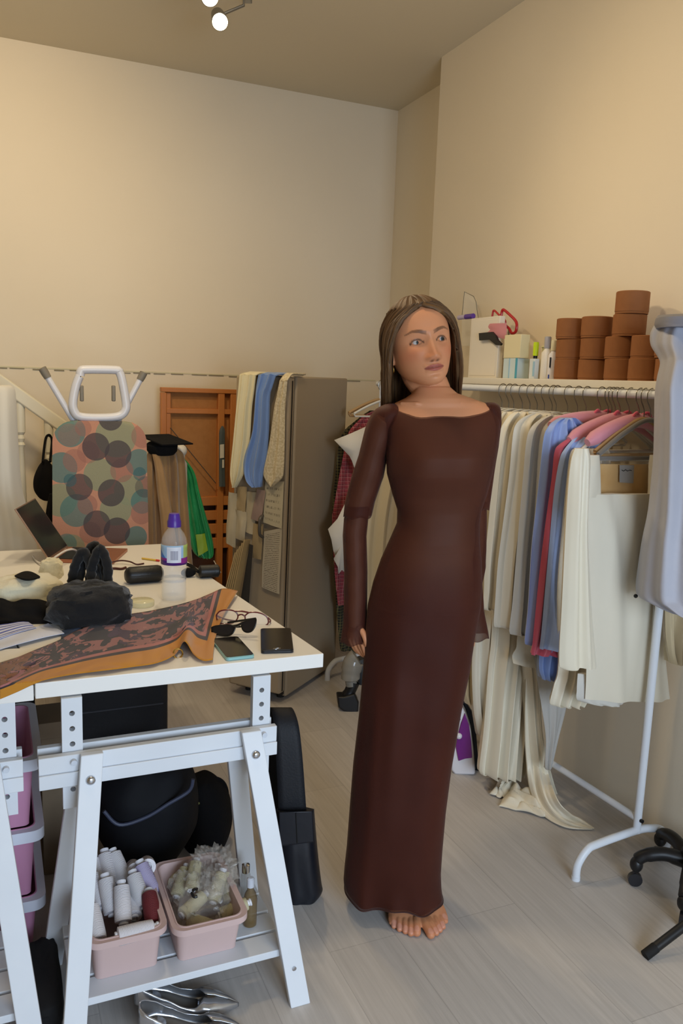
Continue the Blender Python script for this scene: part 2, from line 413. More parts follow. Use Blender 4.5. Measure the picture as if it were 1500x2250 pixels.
# black bag hanging behind the baluster
bk = M('black_cloth', '#121112', .9, spec=.2, bump=(60, .3))
bkn = M('black_nylon', '#0F1014', .75, bump=(30, .3), spec=.25)
Ch = V((.22, 4.02, 1)); 
tg = thing('shoulder_bag', 'small round black bag hanging beside the stair baluster left of the ironing board', 'bag', PY(96, 1150, 3.98))
hang([(1010, 96, 104), (1025, 84, 116), (1050, 74, 122), (1075, 74, 124), (1092, 84, 122), (1098, 92, 118)], Ch, nb, .09, 1, .003, 8, grow=0).build('bag_body', bk, tg)
MB().tube(cat_rom([PY(94, 1015, 3.98), PY(97, 985, 4.04), PY(101, 962, 4.098), PY(108, 956, 4.098), PY(114, 966, 4.098), PY(113, 985, 4.04), PY(110, 1015, 3.98)]), .006, 8).build('strap', bk, tg)
tag(hang([(1085, 108, 122), (1130, 100, 124), (1180, 98, 126), (1260, 96, 130), (1480, 92, 132)], V((.25, 3.9, 1)), nb, .05, 2, .008, 9).build('black_cloth', bk), 'black cloth hanging low behind the laptop screen', 'cloth')
# --- ironing board
ib = thing('ironing_board', 'upright ironing board with a cover of overlapping coloured circles', 'ironing board', PY(218, 1195, 3.45)*1)
ib.location.z = 0
Yi = 3.45
outline = []
tl, trr = PY(115, 926, Yi), PY(321, 926, Yi)
zt_ = PY(218, 925, Yi).z; w0 = (trr.x-tl.x)/2; xc = (trr.x+tl.x)/2
def half(z):
    d = zt_-z
    e = w0*(1+.05*min(1, d/.5)) if d < .75 else w0*1.05*max(.12, (1-((d-.75)/(zt_-.02-.75))**2.2)**.5)
    r = .085
    if d < r: e -= r-math.sqrt(max(0, r*r-(r-d)**2))
    return e
nz_ = 40; k_ = [zt_*(1-(i/nz_)**1.6 if i else 1) for i in range(nz_+1)]
zs = [zt_-(zt_-.02)*(i/nz_)**1.5 for i in range(nz_+1)]
m = M('ironing_cover', '#C58667', .9, bump=(250, .25))
n = N(m); uv = n.new('ShaderNodeTexCoord').outputs['UV']; sp = n.new('ShaderNodeSeparateXYZ'); n.l(uv, sp.inputs[0])
px_ = n.math('MULTIPLY_ADD', sp.outputs[0], 206); px_.node.inputs[2].default_value = 115
py_ = n.math('MULTIPLY_ADD', sp.outputs[1], 275); py_.node.inputs[2].default_value = 925
col = '#C08A70'
teal, sage, plum, mauve = '#517873', '#8B8F72', '#4A4145', '#946459'
for (x, y, r, cc, al) in ((252, 957, 46, sage, .9), (215, 1041, 36, sage, .9), (280, 1076, 34, sage, .9), (128, 1095, 36, sage, .9), (250, 1118, 36, sage, .9), (140, 930, 20, sage, .8), (150, 1200, 30, sage, .8),
    (152, 948, 33, teal, .85), (133, 1025, 33, teal, .85), (303, 1015, 30, teal, .85), (163, 1118, 36, teal, .8), (312, 1102, 28, teal, .85), (296, 1183, 26, teal, .85), (140, 1190, 22, teal, .7),
    (264, 1032, 26, mauve, .6), (160, 1010, 25, mauve, .55), (190, 992, 24, mauve, .5), (187, 1106, 22, mauve, .55), (312, 957, 26, mauve, .55), (192, 1168, 24, mauve, .5), (310, 1128, 26, mauve, .55), (180, 940, 18, mauve, .5), (150, 955, 24, mauve, .35),
    (207, 980, 30, plum, .85), (256, 996, 30, plum, .85), (170, 1067, 29, plum, .8), (240, 1081, 30, plum, .85), (207, 1149, 30, plum, .8), (252, 1166, 30, plum, .85), (240, 918, 27, plum, .85), (318, 1070, 24, plum, .5), (150, 1052, 14, '#2E5F66', .6), (305, 1040, 15, '#2E5F66', .6)):
    dx = n.math('SUBTRACT', px_, x); dy = n.math('SUBTRACT', py_, y)
    d2 = n.math('ADD', n.math('MULTIPLY', dx, dx), n.math('MULTIPLY', dy, dy))
    f = n.math('MULTIPLY', n.math('LESS_THAN', d2, r*r), al)
    col = n.mix(f, col, cc)
n.l(col, n.b.inputs['Base Color'])
b = MB(); rings = []
for z in zs:
    e = half(z); ring = []
    for j in range(24):
        s = j/11 if j < 12 else 1-(j-12)/11
        x = xc-e+2*e*s; pr = (1-abs(2*s-1)**6)
        ring.append(V((x, Yi+(-.012*pr if j < 12 else .012*pr+.004), z)))
    rings.append(ring)
k = len(b.v); b.loft(rings)
for i, p in enumerate(b.v): b.uv[i] = ((p.x-tl.x)/(trr.x-tl.x), (zt_-p.z)/(zt_-PY(218, 1200, Yi).z))
b.build('board_cover', m, ib)
ibm = M('ironing_metal', '#D3D3D8', .35, spec=.6); capm = M('grey_rubber_cap', '#7C7568', .6)
lp = [PY(*q, Yi+.01) for q in ((176, 826), (178, 815), (190, 812), (255, 813), (262, 818), (268, 835), (276, 880), (276, 900), (262, 914), (225, 918), (178, 916), (164, 905), (160, 885), (166, 850), (174, 828))]
fr = MB().tube(cat_rom(lp+[lp[0]], 4), .0175, 10, flat=1).build('iron_rest_frame', ibm, ib)
for x0 in (179, 249):
    MB().box(PY(x0-3, 882, Yi), PY(x0+5, 847, Yi)+V((0, .02, 0))).build('frame_grip', capm, ib, bevel=.004)
for p0, p1 in (((158, 918), (98, 818)), ((270, 905), (312, 826))):
    A, B = PY(*p0, Yi+.04), PY(*p1, Yi+.04); d = (B-A)
    lg = MB().tube([A-d*.6, B], .0125, 10).build('leg', ibm, ib)
    MB().tube([B-d*.12, B-d*.02, B+d*.09, B+d*.1], [.0145, .016, .016, .012], 10).build('rubber_foot', capm, lg)
# --- newel post with coat, graduation cap and green bag
nw = PY(397, 990, 3.70)
np_ = thing('newel_post', 'slim post with white ball finial behind the table, hung with the brown coat', 'post', (nw.x, nw.y, 0))
MB().lathe([(.03, 0), (.03, nw.z-.06), (.018, nw.z-.04), (.02, nw.z-.02)], (nw.x, nw.y, 0), 14).build('post_shaft', cream, np_)
MB().ball(nw, .029, 12).build('ball_finial', M('ball_white', '#DCD3C2', .5), np_)
coatm = M('brown_coat', '#A98355', .8, sheen=.3, var=(9, '#977347', .3), bump=(40, .15))
Cc = V((nw.x, 3.62, 1)); 
ct = thing('coat', 'brown coat draped over the newel post beside the ironing board', 'coat', (nw.x-.05, 3.62, .4))
hang([(984, 338, 388), (996, 324, 402), (1020, 320, 407), (1060, 320, 410), (1120, 322, 414), (1200, 324, 420), (1290, 324, 428)], Cc, nb, .09, 3.2, .02, 21, grow=.5).build('coat_body', coatm, ct)
hang([(998, 334, 352), (1030, 340, 360), (1080, 345, 370), (1140, 352, 380), (1200, 356, 390)], Cc+V((0, -.075, 0)), nb, .03, 1, .006, 22).build('coat_lapel', coatm, ct)
gc = thing('graduation_cap', 'flat square black cap resting on top of the brown coat', 'cap', PY(360, 985, 3.60))
Xc = Matrix.Translation(PY(364, 966, 3.58)) @ Matrix.Rotation(R(5), 4, 'Y') @ Matrix.Rotation(R(9), 4, 'X') @ Matrix.Rotation(R(28), 4, 'Z')
MB().box((-.085, -.085, -.003), (.085, .085, .003), Xc).build('mortarboard', bk, gc, bevel=.001)
MB().lathe([(.055, -.05), (.066, -.035), (.068, -.01), (.06, -.003)], X=Matrix.Translation(PY(356, 972, 3.58)) @ Matrix.Rotation(R(6), 4, 'X')).build('skull_cap', bk, gc)
grn = M('green_plastic', '#2FA05A', .35, spec=.5, var=(14, '#4FC07A', .25), bump=(26, .6), coat=.2)
gb = thing('carrier_bag', 'green plastic carrier bag hanging beside the brown coat', 'bag', PY(440, 1200, 3.78))
Cg = V((0, 3.80, 1))
hang([(1004, 388, 400), (1015, 394, 412), (1040, 400, 428), (1080, 404, 438), (1130, 410, 452), (1180, 416, 466), (1212, 424, 470), (1224, 436, 464)], Cg, nb, .07, 4.5, .011, 31, grow=.4).build('bag_body', grn, gb)
quadsheet([PY(430, 1175, 3.745), PY(450, 1172, 3.745), PY(457, 1210, 3.745), PY(436, 1222, 3.745)], M('lime_print', '#A6C63C', .4), 'printed_panel', gb, solid=.001)
# --- pine framed panel leaning at the back wall
pine = M('pine_wood', '#C98445', .5, var=(5, '#B87036', .25), stretch=(1, 1, .2), bump=(30, .1)); ply = M('hardboard', '#B27A42', .75, var=(40, '#A56E39', .3), bump=(150, .1))
pf = thing('pine_panel', 'orange pine framed hardboard panel leaning on the back wall', 'panel', PY(430, 1200, 4.2)); pf.location.z = 0
Yf = 4.20
def fbox(name, x0, y0, x1, y1, d0=0., d1=.03, mm=pine, bev=.003):
    A, B = PY(x0, y0, Yf), PY(x1, y1, Yf)
    return MB().box((min(A.x, B.x), Yf+d0, min(A.z, B.z)), (max(A.x, B.x), Yf+d1, max(A.z, B.z))).build(name, mm, pf, bevel=bev)
zb = 0; xa, xb_ = PY(354, 1000, Yf).x, PY(516, 1000, Yf).x
for nm, q0, q1 in (('outer_stile', 354, 366), ('inner_stile', 366, 376), ('right_stile', 480, 494), ('outer_stile', 507, 522)):
    A = PY(q0, 862, Yf); B = PY(q1, 862, Yf); MB().box((A.x, Yf+(.0 if 'inner' not in nm else .008), 0), (B.x, Yf+.04, A.z)).build(nm, pine, pf, bevel=.003)
fbox('top_rail', 354, 851, 530, 866, -.004, .04)
fbox('cross_rail', 366, 897, 516, 911, .004, .04)
fbox('lower_rail', 366, 1094, 516, 1110, .004, .04)
for y in (1126, 1156, 1188): fbox('slat', 366, y, 516, y+16, .01, .035)
A = PY(366, 860, Yf); MB().box((A.x, Yf+.034, PY(366, 1100, Yf).z), (xb_, Yf+.046, A.z)).build('hardboard_panel', ply, pf)
MB().box((A.x, Yf+.05, .02), (xb_, Yf+.06, PY(366, 1100, Yf).z)).build('lower_panel', M('dark_backing', '#4A2A17', .7), pf)  # dark backing sheet that fills the gaps between the slats
MB().tube([PY(374, 940, 4.17), PY(474, 1062, 4.17)], .0022, 6).build('tie_rod', M('dark_rod', '#4A4238', .5), pf)
pk = thing('tool_packet', 'long grey packet with a white label fixed to the pine frame', 'packet', PY(487, 1070, 4.17))
hang([(936, 487, 490), (946, 482, 494), (965, 481, 494), (1030, 481, 494), (1069, 481, 495)], V((0, 4.178, 1)), nb, .018, 1, .001, 3).build('packet_body', M('grey_film', '#5A6368', .3, spec=.6, var=(12, '#46565E', .3)), pk)
quadsheet([PY(483, 977, 4.164), PY(492, 976, 4.164), PY(492, 1006, 4.164), PY(483, 1007, 4.164)], M('paper_white', '#DEDBD2', .8), 'packet_label', pk, curl=.0005)
quadsheet([PY(488, 1010, 4.164), PY(492, 1010, 4.164), PY(492, 1028, 4.164), PY(488, 1028, 4.164)], M('paper_white', '#DEDBD2', .8), 'packet_label', pk, curl=.0003)

# ================================================================== TALL CABINET WITH CLOTHS AND PAPERS
fa = V((1.153, 3.262, 0)); fd = V((.45, .388, 0)).normalized(); fl = V((-.655, .755, 0)).normalized()
fH = 1.462; fD, fW = .57, .27
frm = M('cabinet_grey', '#A3937C', .5, spec=.4, bump=(120, .05)); seam = M('dark_seal', '#241F1B', .8)
fg = thing('tall_cabinet', 'tall narrow beige grey cabinet covered with papers behind the table', 'cabinet', fa)
def fbx(p, d0, d1, w0, w1, z0, z1, name, mm, par=fg, bev=.004):
    q = [p+fd*d+fl*w_ for d, w_ in ((d0, w0), (d1, w0), (d1, w1), (d0, w1))]
    lean = fd*.024   # it stands a little out of plumb
    return MB().hexa([v+V((0, 0, z0))+lean*z0/fH for v in q]+[v+V((0, 0, z1))+lean*z1/fH for v in q]).build(name, mm, par, bevel=bev)
fbx(fa, .062, fD, 0, fW, .02, fH, 'cabinet_body', frm, bev=.008)
fbx(fa, .048, .062, .012, fW-.012, .03, fH-.01, 'door_seal', seam, bev=0)
dr = fbx(fa, 0, .048, 0, fW, .05, fH-.004, 'door', frm, bev=.01)
fbx(fa, .02, .03, -.001, .0, .06, fH-.02, 'door_trim', seam, dr, bev=0)
for w_ in (.05, fW-.05):
    for d in (.1, .5): MB().lathe([(.018, 0), (.018, .022)], fa+fd*d+fl*w_, 10).build('foot', seam, fg)
MB().tube(cat_rom([fa+fl*.10-fd*.002+V((0, 0, .86)), fa+fl*.10-fd*.03+V((0, 0, .84)), fa+fl*.10-fd*.03+V((0, 0, .78)), fa+fl*.10-fd*.002+V((0, 0, .76))]), .007, 8).build('handle', M('dark_handle', '#55504A', .4), dr)
nf = -fd
def FP(x, y, d=.0): return PP(x, y, fa+nf*d, nf)
def cloth_over(name, rows, label, mm, seed, folds, d=.03, dep=.02, amp=.006):
    t = thing(name, label, 'cloth', FP(rows[-1][1], rows[-1][0], d))
    hang(rows, fa+nf*d, nf, dep, folds, amp, seed, grow=.4).build('hanging_fall', mm, t)
    y, xl, xr = rows[0]; L, Rr_ = FP(xl, y, d), FP(xr, y, d)
    b = MB(); nu = 10
    def fn(u, v):
        base = L.lerp(Rr_, u); e = min(v*3, 1)
        return V((base.x, base.y, 0))+fd*(v*.16)+V((0, 0, base.z+(fH+.008-base.z)*math.sin(e*1.57)+.003*math.sin(u*folds*6.28+seed)))
    b.grid(fn, nu, 12).build('folded_top', mm, t, solid=.006)
cloth_over('tea_towel', [(824, 526, 562), (860, 523, 558), (898, 519, 553), (971, 512, 548), (1030, 506, 538), (1052, 507, 530), (1071, 511, 519)], 'cream cloth hanging over the grey cabinet top at its left corner', M('cream_cotton', '#DDD2AC', .85, sheen=.3, bump=(60, .15)), 41, 2.5)
cloth_over('scarf', [(824, 568, 606), (850, 563, 598), (873, 561, 592), (947, 555, 590), (1000, 538, 586), (1032, 535, 579), (1056, 542, 576), (1070, 558, 573)], 'blue satin cloth looped over the grey cabinet top', M('blue_satin', '#6F8FC8', .35, sheen=.3, bump=(30, .1)), 42, 2.2, .035, .04, .009)
cloth_over('lace_cloth', [(838, 614, 631), (870, 608, 628), (898, 602, 626), (971, 592, 625), (1032, 579, 623), (1052, 582, 618), (1069, 596, 600)], 'beige lace cloth hanging beside the blue one on the grey cabinet', M('beige_lace', '#DCCFB2', .9, var=(120, '#C3B390', .12), bump=(160, .5)), 43, 1.6)
# papers stuck on the door
def paper_mat(name, colr, scale, dens):
    mm = M(name, colr, .85)
    nn = N(mm); tcc = nn.new('ShaderNodeTexCoord'); s_ = nn.new('ShaderNodeSeparateXYZ'); nn.l(tcc.outputs['UV'], s_.inputs[0])
    fr_ = nn.math('FRACT', nn.math('MULTIPLY', s_.outputs[1], scale))
    ln = nn.math('LESS_THAN', fr_, .38)
    ns = nn.new('ShaderNodeTexNoise', i_Scale=30., i_Detail=2.); mpp = nn.new('ShaderNodeMapping'); mpp.inputs['Scale'].default_value = (2.4, scale/30*1.1, 1); nn.l(tcc.outputs['UV'], mpp.inputs[0]); nn.l(mpp.outputs[0], ns.inputs['Vector'])
    on = nn.math('MULTIPLY', ln, nn.math('GREATER_THAN', ns.outputs['Fac'], dens))
    inm = nn.math('MULTIPLY', nn.math('MULTIPLY', nn.math('GREATER_THAN', s_.outputs[0], .1), nn.math('LESS_THAN', s_.outputs[0], .88)), nn.math('GREATER_THAN', s_.outputs[1], .06))
    nn.l(nn.mix(nn.math('MULTIPLY', on, inm), colr, '#5E564A'), nn.b.inputs['Base Color'])
    return mm
plain = M('paper_beige', '#BDAF94', .85, var=(8, '#AFA184', .3)); printed = paper_mat('paper_printed', '#BBB09B', 34, .47); noted = paper_mat('paper_noted', '#C0B59A', 7, .56)
pinkc = M('card_pink', '#A38B80', .8, var=(6, '#8E786E', .2)); kraft = M('paper_tan', '#A8926C', .85, var=(7, '#998460', .3))
for q, mm, d, cur, lab in (
    (((579, 1168), (619, 1160), (613, 1306), (574, 1290)), printed, .006, .004, 'printed text sheet low on the cabinet door beside its edge'),
    (((582, 1056), (623, 1058), (618, 1162), (577, 1148)), noted, .010, .005, 'beige note with a few handwritten words below the lace cloth'),
    (((564, 1074), (583, 1078), (573, 1148), (551, 1140)), pinkc, .016, .003, 'small pinkish picture card tilted beside the handwritten note'),
    (((520, 1068), (541, 1070), (538, 1126), (519, 1120)), kraft, .012, .006, 'tan paper slip under the cream cloth'),
    (((541, 1080), (564, 1082), (556, 1176), (536, 1168)), plain, .008, .008, 'long beige paper strip left of the pinkish card'),
    (((514, 1118), (540, 1126), (536, 1190), (510, 1180)), plain, .016, .012, 'crumpled beige paper at the cabinet door left edge'),
    (((556, 1150), (578, 1152), (573, 1230), (552, 1225)), kraft, .006, .004, 'tan paper sheet left of the printed text sheet'),
    (((500, 1080), (518, 1085), (515, 1205), (494, 1190)), plain, .020, .014, 'ragged pale paper hanging off the cabinet left corner')):
    c4 = [FP(*p, d) for p in q]
    tag(quadsheet(c4, mm, 'paper_sheet', curl=cur, seed=q[0][0]), lab, 'paper', 'papers on the cabinet door')
# leaning strips and dark folder in front of the fridge
tsl = thing('wooden_strips', 'bundle of thin pale wooden strips leaning against the grey cabinet behind the table', 'wood', FP(520, 1300, .1))
strip = M('pale_strip', '#BFA577', .6, var=(9, '#A58B5E', .3))
for k in range(5):
    A, B = FP(543-k*5, 1186+k*7, .05+k*.006), FP(512-k*5, 1330, .09+k*.006)
    MB().bar(A, B, .004, .05, up=nf).build('strip', strip, tsl)
tag(MB().hexa([FP(*p, .03) for p in ((548, 1195), (556, 1198), (540, 1420), (515, 1400))]+[FP(*p, .045) for p in ((548, 1195), (556, 1198), (540, 1420), (515, 1400))]).build('folder', M('dark_folder', '#33302D', .6), smooth=False, bevel=.002), 'dark folder leaning against the grey cabinet beside the wooden strips', 'folder')
# ================================================================== THE WOMAN
WD = V((1.04, 1.80, 0)); fh = V((math.sin(YAW), math.cos(YAW), 0)); eu = V((math.cos(YAW), -math.sin(YAW), 0)); ev = -fh
def Wp(x, y, v=0.0): return PP(x, y, WD+ev*v, fh)
# --- dress measurements: y, left, right, front depth, back depth
DR = [(887, 863, 1077, .062, .072), (895, 851, 1088, .070, .078), (908, 845, 1095, .078, .082), (930, 845, 1097, .088, .086), (960, 848, 1094, .100, .088), (1000, 848, 1088, .112, .088), (1040, 850, 1080, .108, .086),
      (1085, 862, 1068, .092, .080), (1120, 873, 1056, .084, .076), (1150, 872, 1052, .086, .078), (1185, 857, 1052, .092, .092), (1230, 837, 1056, .098, .108), (1280, 820, 1058, .100, .116), (1330, 808, 1055, .102, .112),
      (1395, 802, 1042, .102, .104), (1470, 798, 1031, .102, .100), (1560, 790, 1012, .104, .100), (1680, 776, 991, .104, .104), (1780, 768, 978, .104, .108), (1860, 762, 971, .104, .108), (1905, 757, 968, .102, .110), (1930, 755, 970, .102, .112), (1948, 757, 974, .104, .114)]
def dress_at(y):
    for a, c in zip(DR, DR[1:]):
        if y <= c[0]:
            t = (y-a[0])/(c[0]-a[0]); return tuple(p+(q-p)*t for p, q in zip(a, c))
    return DR[-1]
def ring(row, n=72, inset=0.0, dip=0.0, extra=None):
    y, xl, xr, vf, vb = row; L, Rt = Wp(xl, y), Wp(xr, y); c = (L+Rt)/2; h = (Rt-L)/2; hl = h.length-inset; h = h.normalized(); out = []
    for j in range(n):
        a = 2*math.pi*j/n; ca, sa = math.cos(a), math.sin(a)
        e = .92; ca2 = math.copysign(abs(ca)**e, ca); sa2 = math.copysign(abs(sa)**e, sa)
        p = c + h*(hl*ca2) + ev*((vf-inset if sa > 0 else vb-inset)*sa2)
        if dip and sa > 0: p.z -= dip*sa
        if extra: p += ev*extra(ca, sa, y, p)
        out.append(p)
    return out
def gs(d2): return math.exp(-d2/2)
def bust(ca, sa, y, p):
    if sa <= 0: return 0
    xx = p.dot(eu); d = 0
    for px in (912, 1022):
        q = Wp(px, 1012).dot(eu); d += .020*gs(((xx-q)/.042)**2+((y-1012)/36)**2)
    return d*sa
skin = M('skin', '#C68F6C', .48, spec=.4, sss=.12)
n = N(skin); at = n.new('ShaderNodeVertexColor', layer_name='skin'); n.l(at.outputs[0], n.b.inputs['Base Color'])
b = MB()
# torso and neck
SK = [(850, 914, 988, .034, .056), (864, 906, 1004, .046, .062), (875, 890, 1036, .056, .070), (885, 868, 1064, .060, .074)]
rows = [r for r in SK]+[r for r in DR[1:] if r[0] <= 1400]
b.loft([ring(r, 60, .0 if r[0] < 890 else .008 if r[0] < 1130 else .011 if r[0] < 1200 else .022, extra=bust) for r in rows])
# collar bones
for p in ((948, 889, 880, 884), (972, 889, 1050, 882)):
    b.tube([Wp(p[0], p[1]+2, .050), Wp((p[0]+p[2])/2, (p[1]+p[3])/2+1, .051), Wp(p[2], p[3]+2, .030)], [.006, .006, .004], 8)
# arms: measured centre lines
ARM_L = [(850, 926, -.008, .032), (836, 950, -.012, .034), (820, 1000, -.018, .032), (807, 1048, -.022, .031), (791, 1102, -.028, .029), (783, 1141, -.03, .026), (779, 1178, -.03, .025), (781, 1257, -.026, .023), (781, 1320, -.02, .020), (779, 1376, -.018, .017)]
ARM_R = [(1066, 928, -.015, .028), (1068, 950, -.03, .029), (1066, 985, -.045, .029), (1056, 1040, -.07, .030), (1045, 1117, -.088, .027), (1043, 1180, -.098, .025), (1040, 1245, -.106, .023), (1035, 1320, -.118, .020), (1022, 1380, -.14, .017)]
for A in (ARM_L, ARM_R):
    b.tube(cat_rom([Wp(*q[:3]) for q in A], 4), [q for q in [x for i in range(len(A)-1) for x in [A[i][3]+(A[i+1][3]-A[i][3])*k/4 for k in range(4)]]+[A[-1][3]]], 14)
# hands
def hand(wrist, kn, fingers, thumb, s=1):
    b.loft([[c + (kn[1]-kn[0]).normalized()*hw*math.cos(2*math.pi*j/16) + ev*ht*math.sin(2*math.pi*j/16) for j in range(16)] for c, hw, ht in
            ((wrist, .019, .014), (wrist.lerp((kn[0]+kn[1])/2, .35), .026, .015), (wrist.lerp((kn[0]+kn[1])/2, .75), .033, .014), ((kn[0]+kn[1])/2, .034, .012), (wrist.lerp((kn[0]+kn[1])/2, 1.1), .030, .008))])
    for i, f in enumerate(fingers): b.tube(cat_rom(f, 4), [.0082-.0025*k/(len(f)*4-4) for k in range(len(f)*4-3)], 10); b.ball(f[-1], .0058, 6)
    b.tube(cat_rom(thumb, 4), [.0095-.003*k/(len(thumb)*4-4) for k in range(len(thumb)*4-3)], 10); b.ball(thumb[-1], .0066, 6)
hand(Wp(779, 1370, -.018), (Wp(768, 1398, -.035), Wp(796, 1398, -.002)),
     [[Wp(769, 1400, -.032), Wp(775, 1416, -.030), Wp(782, 1428, -.022), Wp(789, 1434, -.016)],
      [Wp(777, 1402, -.024), Wp(783, 1421, -.020), Wp(791, 1434, -.012), Wp(798, 1440, -.008)],
      [Wp(786, 1402, -.014), Wp(791, 1420, -.008), Wp(798, 1434, -.002), Wp(803, 1443, .002)],
      [Wp(794, 1400, -.003), Wp(797, 1416, .006), Wp(801, 1429, .010), Wp(803, 1438, .012)]],
     [Wp(788, 1378, .0), Wp(798, 1392, .012), Wp(803, 1406, .018), Wp(805, 1417, .018)])
hand(Wp(1018, 1378, -.14), (Wp(1008, 1404, -.15), Wp(1030, 1404, -.13)),
     [[Wp(1006+i*8, 1406, -.15), Wp(1003+i*8, 1424, -.152), Wp(1000+i*8, 1436, -.146), Wp(996+i*8, 1444+3*(i in (1, 2)), -.138)] for i in range(4)],
     [Wp(1026, 1385, -.13), Wp(1036, 1396, -.125), Wp(1038, 1408, -.122), Wp(1037, 1418, -.12)])
# legs and feet
def foot(tips, ball_in, ball_out, heel, hip):
    mid = (ball_in+ball_out)/2; ax = (mid-heel).normalized(); sd = V((ax.y, -ax.x, 0)); L = (mid-heel).length
    rings = []
    for s, hw, hh in ((-.07, .014, .016), (0, .026, .034), (.14, .030, .062), (.32, .031, .076), (.5, .033, .066), (.7, .038, .050), (.88, .043, .036), (1.0, .043, .027), (1.08, .039, .020)):
        c = heel+ax*(L*s); c.z = 0
        rings.append([c+sd*hw*math.cos(2*math.pi*j/20)+V((0, 0, max(0.001, hh*.5+hh*.5*math.sin(2*math.pi*j/20)))) for j in range(20)])
    b.loft(rings)
    for i, t in enumerate(tips):
        base = ball_in.lerp(ball_out, i/4)-ax*.012; r = (.0118, .0086, .0082, .0078, .0074)[i]
        base = V((base.x, base.y, .018)); m_ = base.lerp(t, .6); m_.z = .016; e = V((t.x, t.y, r*.95))
        b.tube(cat_rom([base, m_, e], 5), [r*1.05]*5+[r]*6, 12); b.ball(e, (r*1.02, r*1.02, r*.95), 8)
    ank = heel+ax*L*.2
    b.tube(cat_rom([V((ank.x, ank.y, .05)), V((ank.x, ank.y, .12)), ank.lerp(hip, .25)+V((0, 0, .28)), ank.lerp(hip, .5)+V((0, 0, .46)), hip.lerp(ank, .25)+V((0, 0, .66)), V((hip.x, hip.y, .86))], 4), [.034, .033, .032, .032, .034, .038, .045, .049, .046, .046, .047, .048, .050, .053, .057, .060, .064, .067, .069, .070, .072], 16)
TR = [PZ(915, 2049, .01), PZ(902, 2050, .009), PZ(890, 2046, .008), PZ(877, 2041, .008), PZ(865, 2035, .007)]
TL = [PZ(946, 2054, .01), PZ(958, 2049, .009), PZ(966, 2043, .008), PZ(973, 2036, .008), PZ(977, 2023, .007)]
vd = V((.43, .90, 0))
foot(TR, PZ(914, 2026, .018), PZ(860, 2014, .015), PZ(893, 2022, .0)+vd*.165, V((Wp(880, 1330).x, Wp(880, 1330).y, 0)))
foot(TL, PZ(928, 2024, .018), PZ(974, 2008, .015), PZ(944, 2018, .0)+vd*.175-eu*.035, V((Wp(985, 1330).x, Wp(985, 1330).y, 0)))
for h_ in (): pass
# head: profile rings in head space (x to her left, y forward, z up, eyes at z = 0)
HP = [(-.1125, .010, .066, .040), (-.107, .024, .077, .022), (-.098, .036, .0835, .004), (-.085, .049, .0865, -.028), (-.066, .0595, .0885, -.062), (-.045, .0665, .0895, -.080), (-.022, .0715, .0900, -.091), (0, .0735, .0905, -.098),
      (.022, .0745, .0915, -.101), (.045, .0735, .0890, -.100), (.068, .0690, .0810, -.095), (.088, .0575, .0650, -.080), (.102, .0400, .0400, -.055), (.110, .018, .012, -.025), (.112, .004, -.002, -.010)]
def hp(z):
    pts = HP
    for i in range(len(pts)-1):
        if z <= pts[i+1][0]:
            t = (z-pts[i][0])/(pts[i+1][0]-pts[i][0]); q = [pts[max(i-1, 0)], pts[i], pts[i+1], pts[min(i+2, len(pts)-1)]]
            return [.5*(2*q[1][k]+(q[2][k]-q[0][k])*t+(2*q[0][k]-5*q[1][k]+4*q[2][k]-q[3][k])*t*t+(3*q[1][k]-q[0][k]-3*q[2][k]+q[3][k])*t**3) for k in (1, 2, 3)]
    return pts[-1][1:]
def feat(x, z):
    ax_ = abs(x); d = 0
    d -= .0105*gs(((ax_-.031)/.0165)**2+((z-.001)/.0115)**2)
    d += .0035*gs(((ax_-.028)/.020)**2+((z-.021)/.007)**2)
    d += .0045*gs(((ax_-.046)/.017)**2+((z+.024)/.017)**2)
    if -.062 < z < .03:
        hgt = interp([(-.062, 0), (-.056, .001), (-.051, .012), (-.046, .0205), (-.040, .0225), (-.030, .0175), (-.014, .0105), (.004, .0055), (.018, .0025), (.03, 0)], z)[0]
        sg = interp([(-.06, .0085), (-.042, .0078), (-.02, .0062), (.03, .0075)], z)[0]
        d += hgt*gs((x/sg)**2)
    d += .0085*gs(((ax_-.0125)/.0048)**2+((z+.0455)/.0055)**2)
    wn = max(0, 1-(ax_/.027)**2)
    d += .0062*gs(((z+.0645-.0*x)/.0042)**2)*wn**.7 + .0068*gs(((z+.0755)/.0046)**2)*max(0, 1-(ax_/.023)**2)**.7
    d -= .0045*gs(((z+.0695)/.0016)**2)*wn**.5
    d -= .0035*gs((x/.014)**2+((z+.0855)/.0045)**2)
    d += .0055*gs((x/.015)**2+((z+.099)/.009)**2)
    d -= .0012*gs((x/.003)**2+((z+.0585)/.004)**2)
    return d
cdir = V((-ray(940, 750).x, -ray(940, 750).y, 0)).normalized(); rdir = V((-cdir.y, cdir.x, 0))
if rdir.dot(eu) < 0: rdir = -rdir
yw = R(19)
hf = cdir*math.cos(yw)+rdir*math.sin(yw); hs = V((hf.y*-1, hf.x, 0)); hs = hs if hs.dot(rdir) > 0 else -hs
HR = Matrix((hs, hf, V((0, 0, 1)))).transposed()   # columns: her-left side (image right), forward, up
HR = Matrix.Rotation(R(11.5), 3, cdir) @ HR        # head tilts towards the left of the photo
HR = Matrix.Rotation(R(-2), 3, HR.col[0]) @ HR
eye_mid = Wp(943, 748, .075)
HC_ = eye_mid-HR @ V((0, .079, 0))
HX = Matrix.Translation(HC_) @ HR.to_4x4()
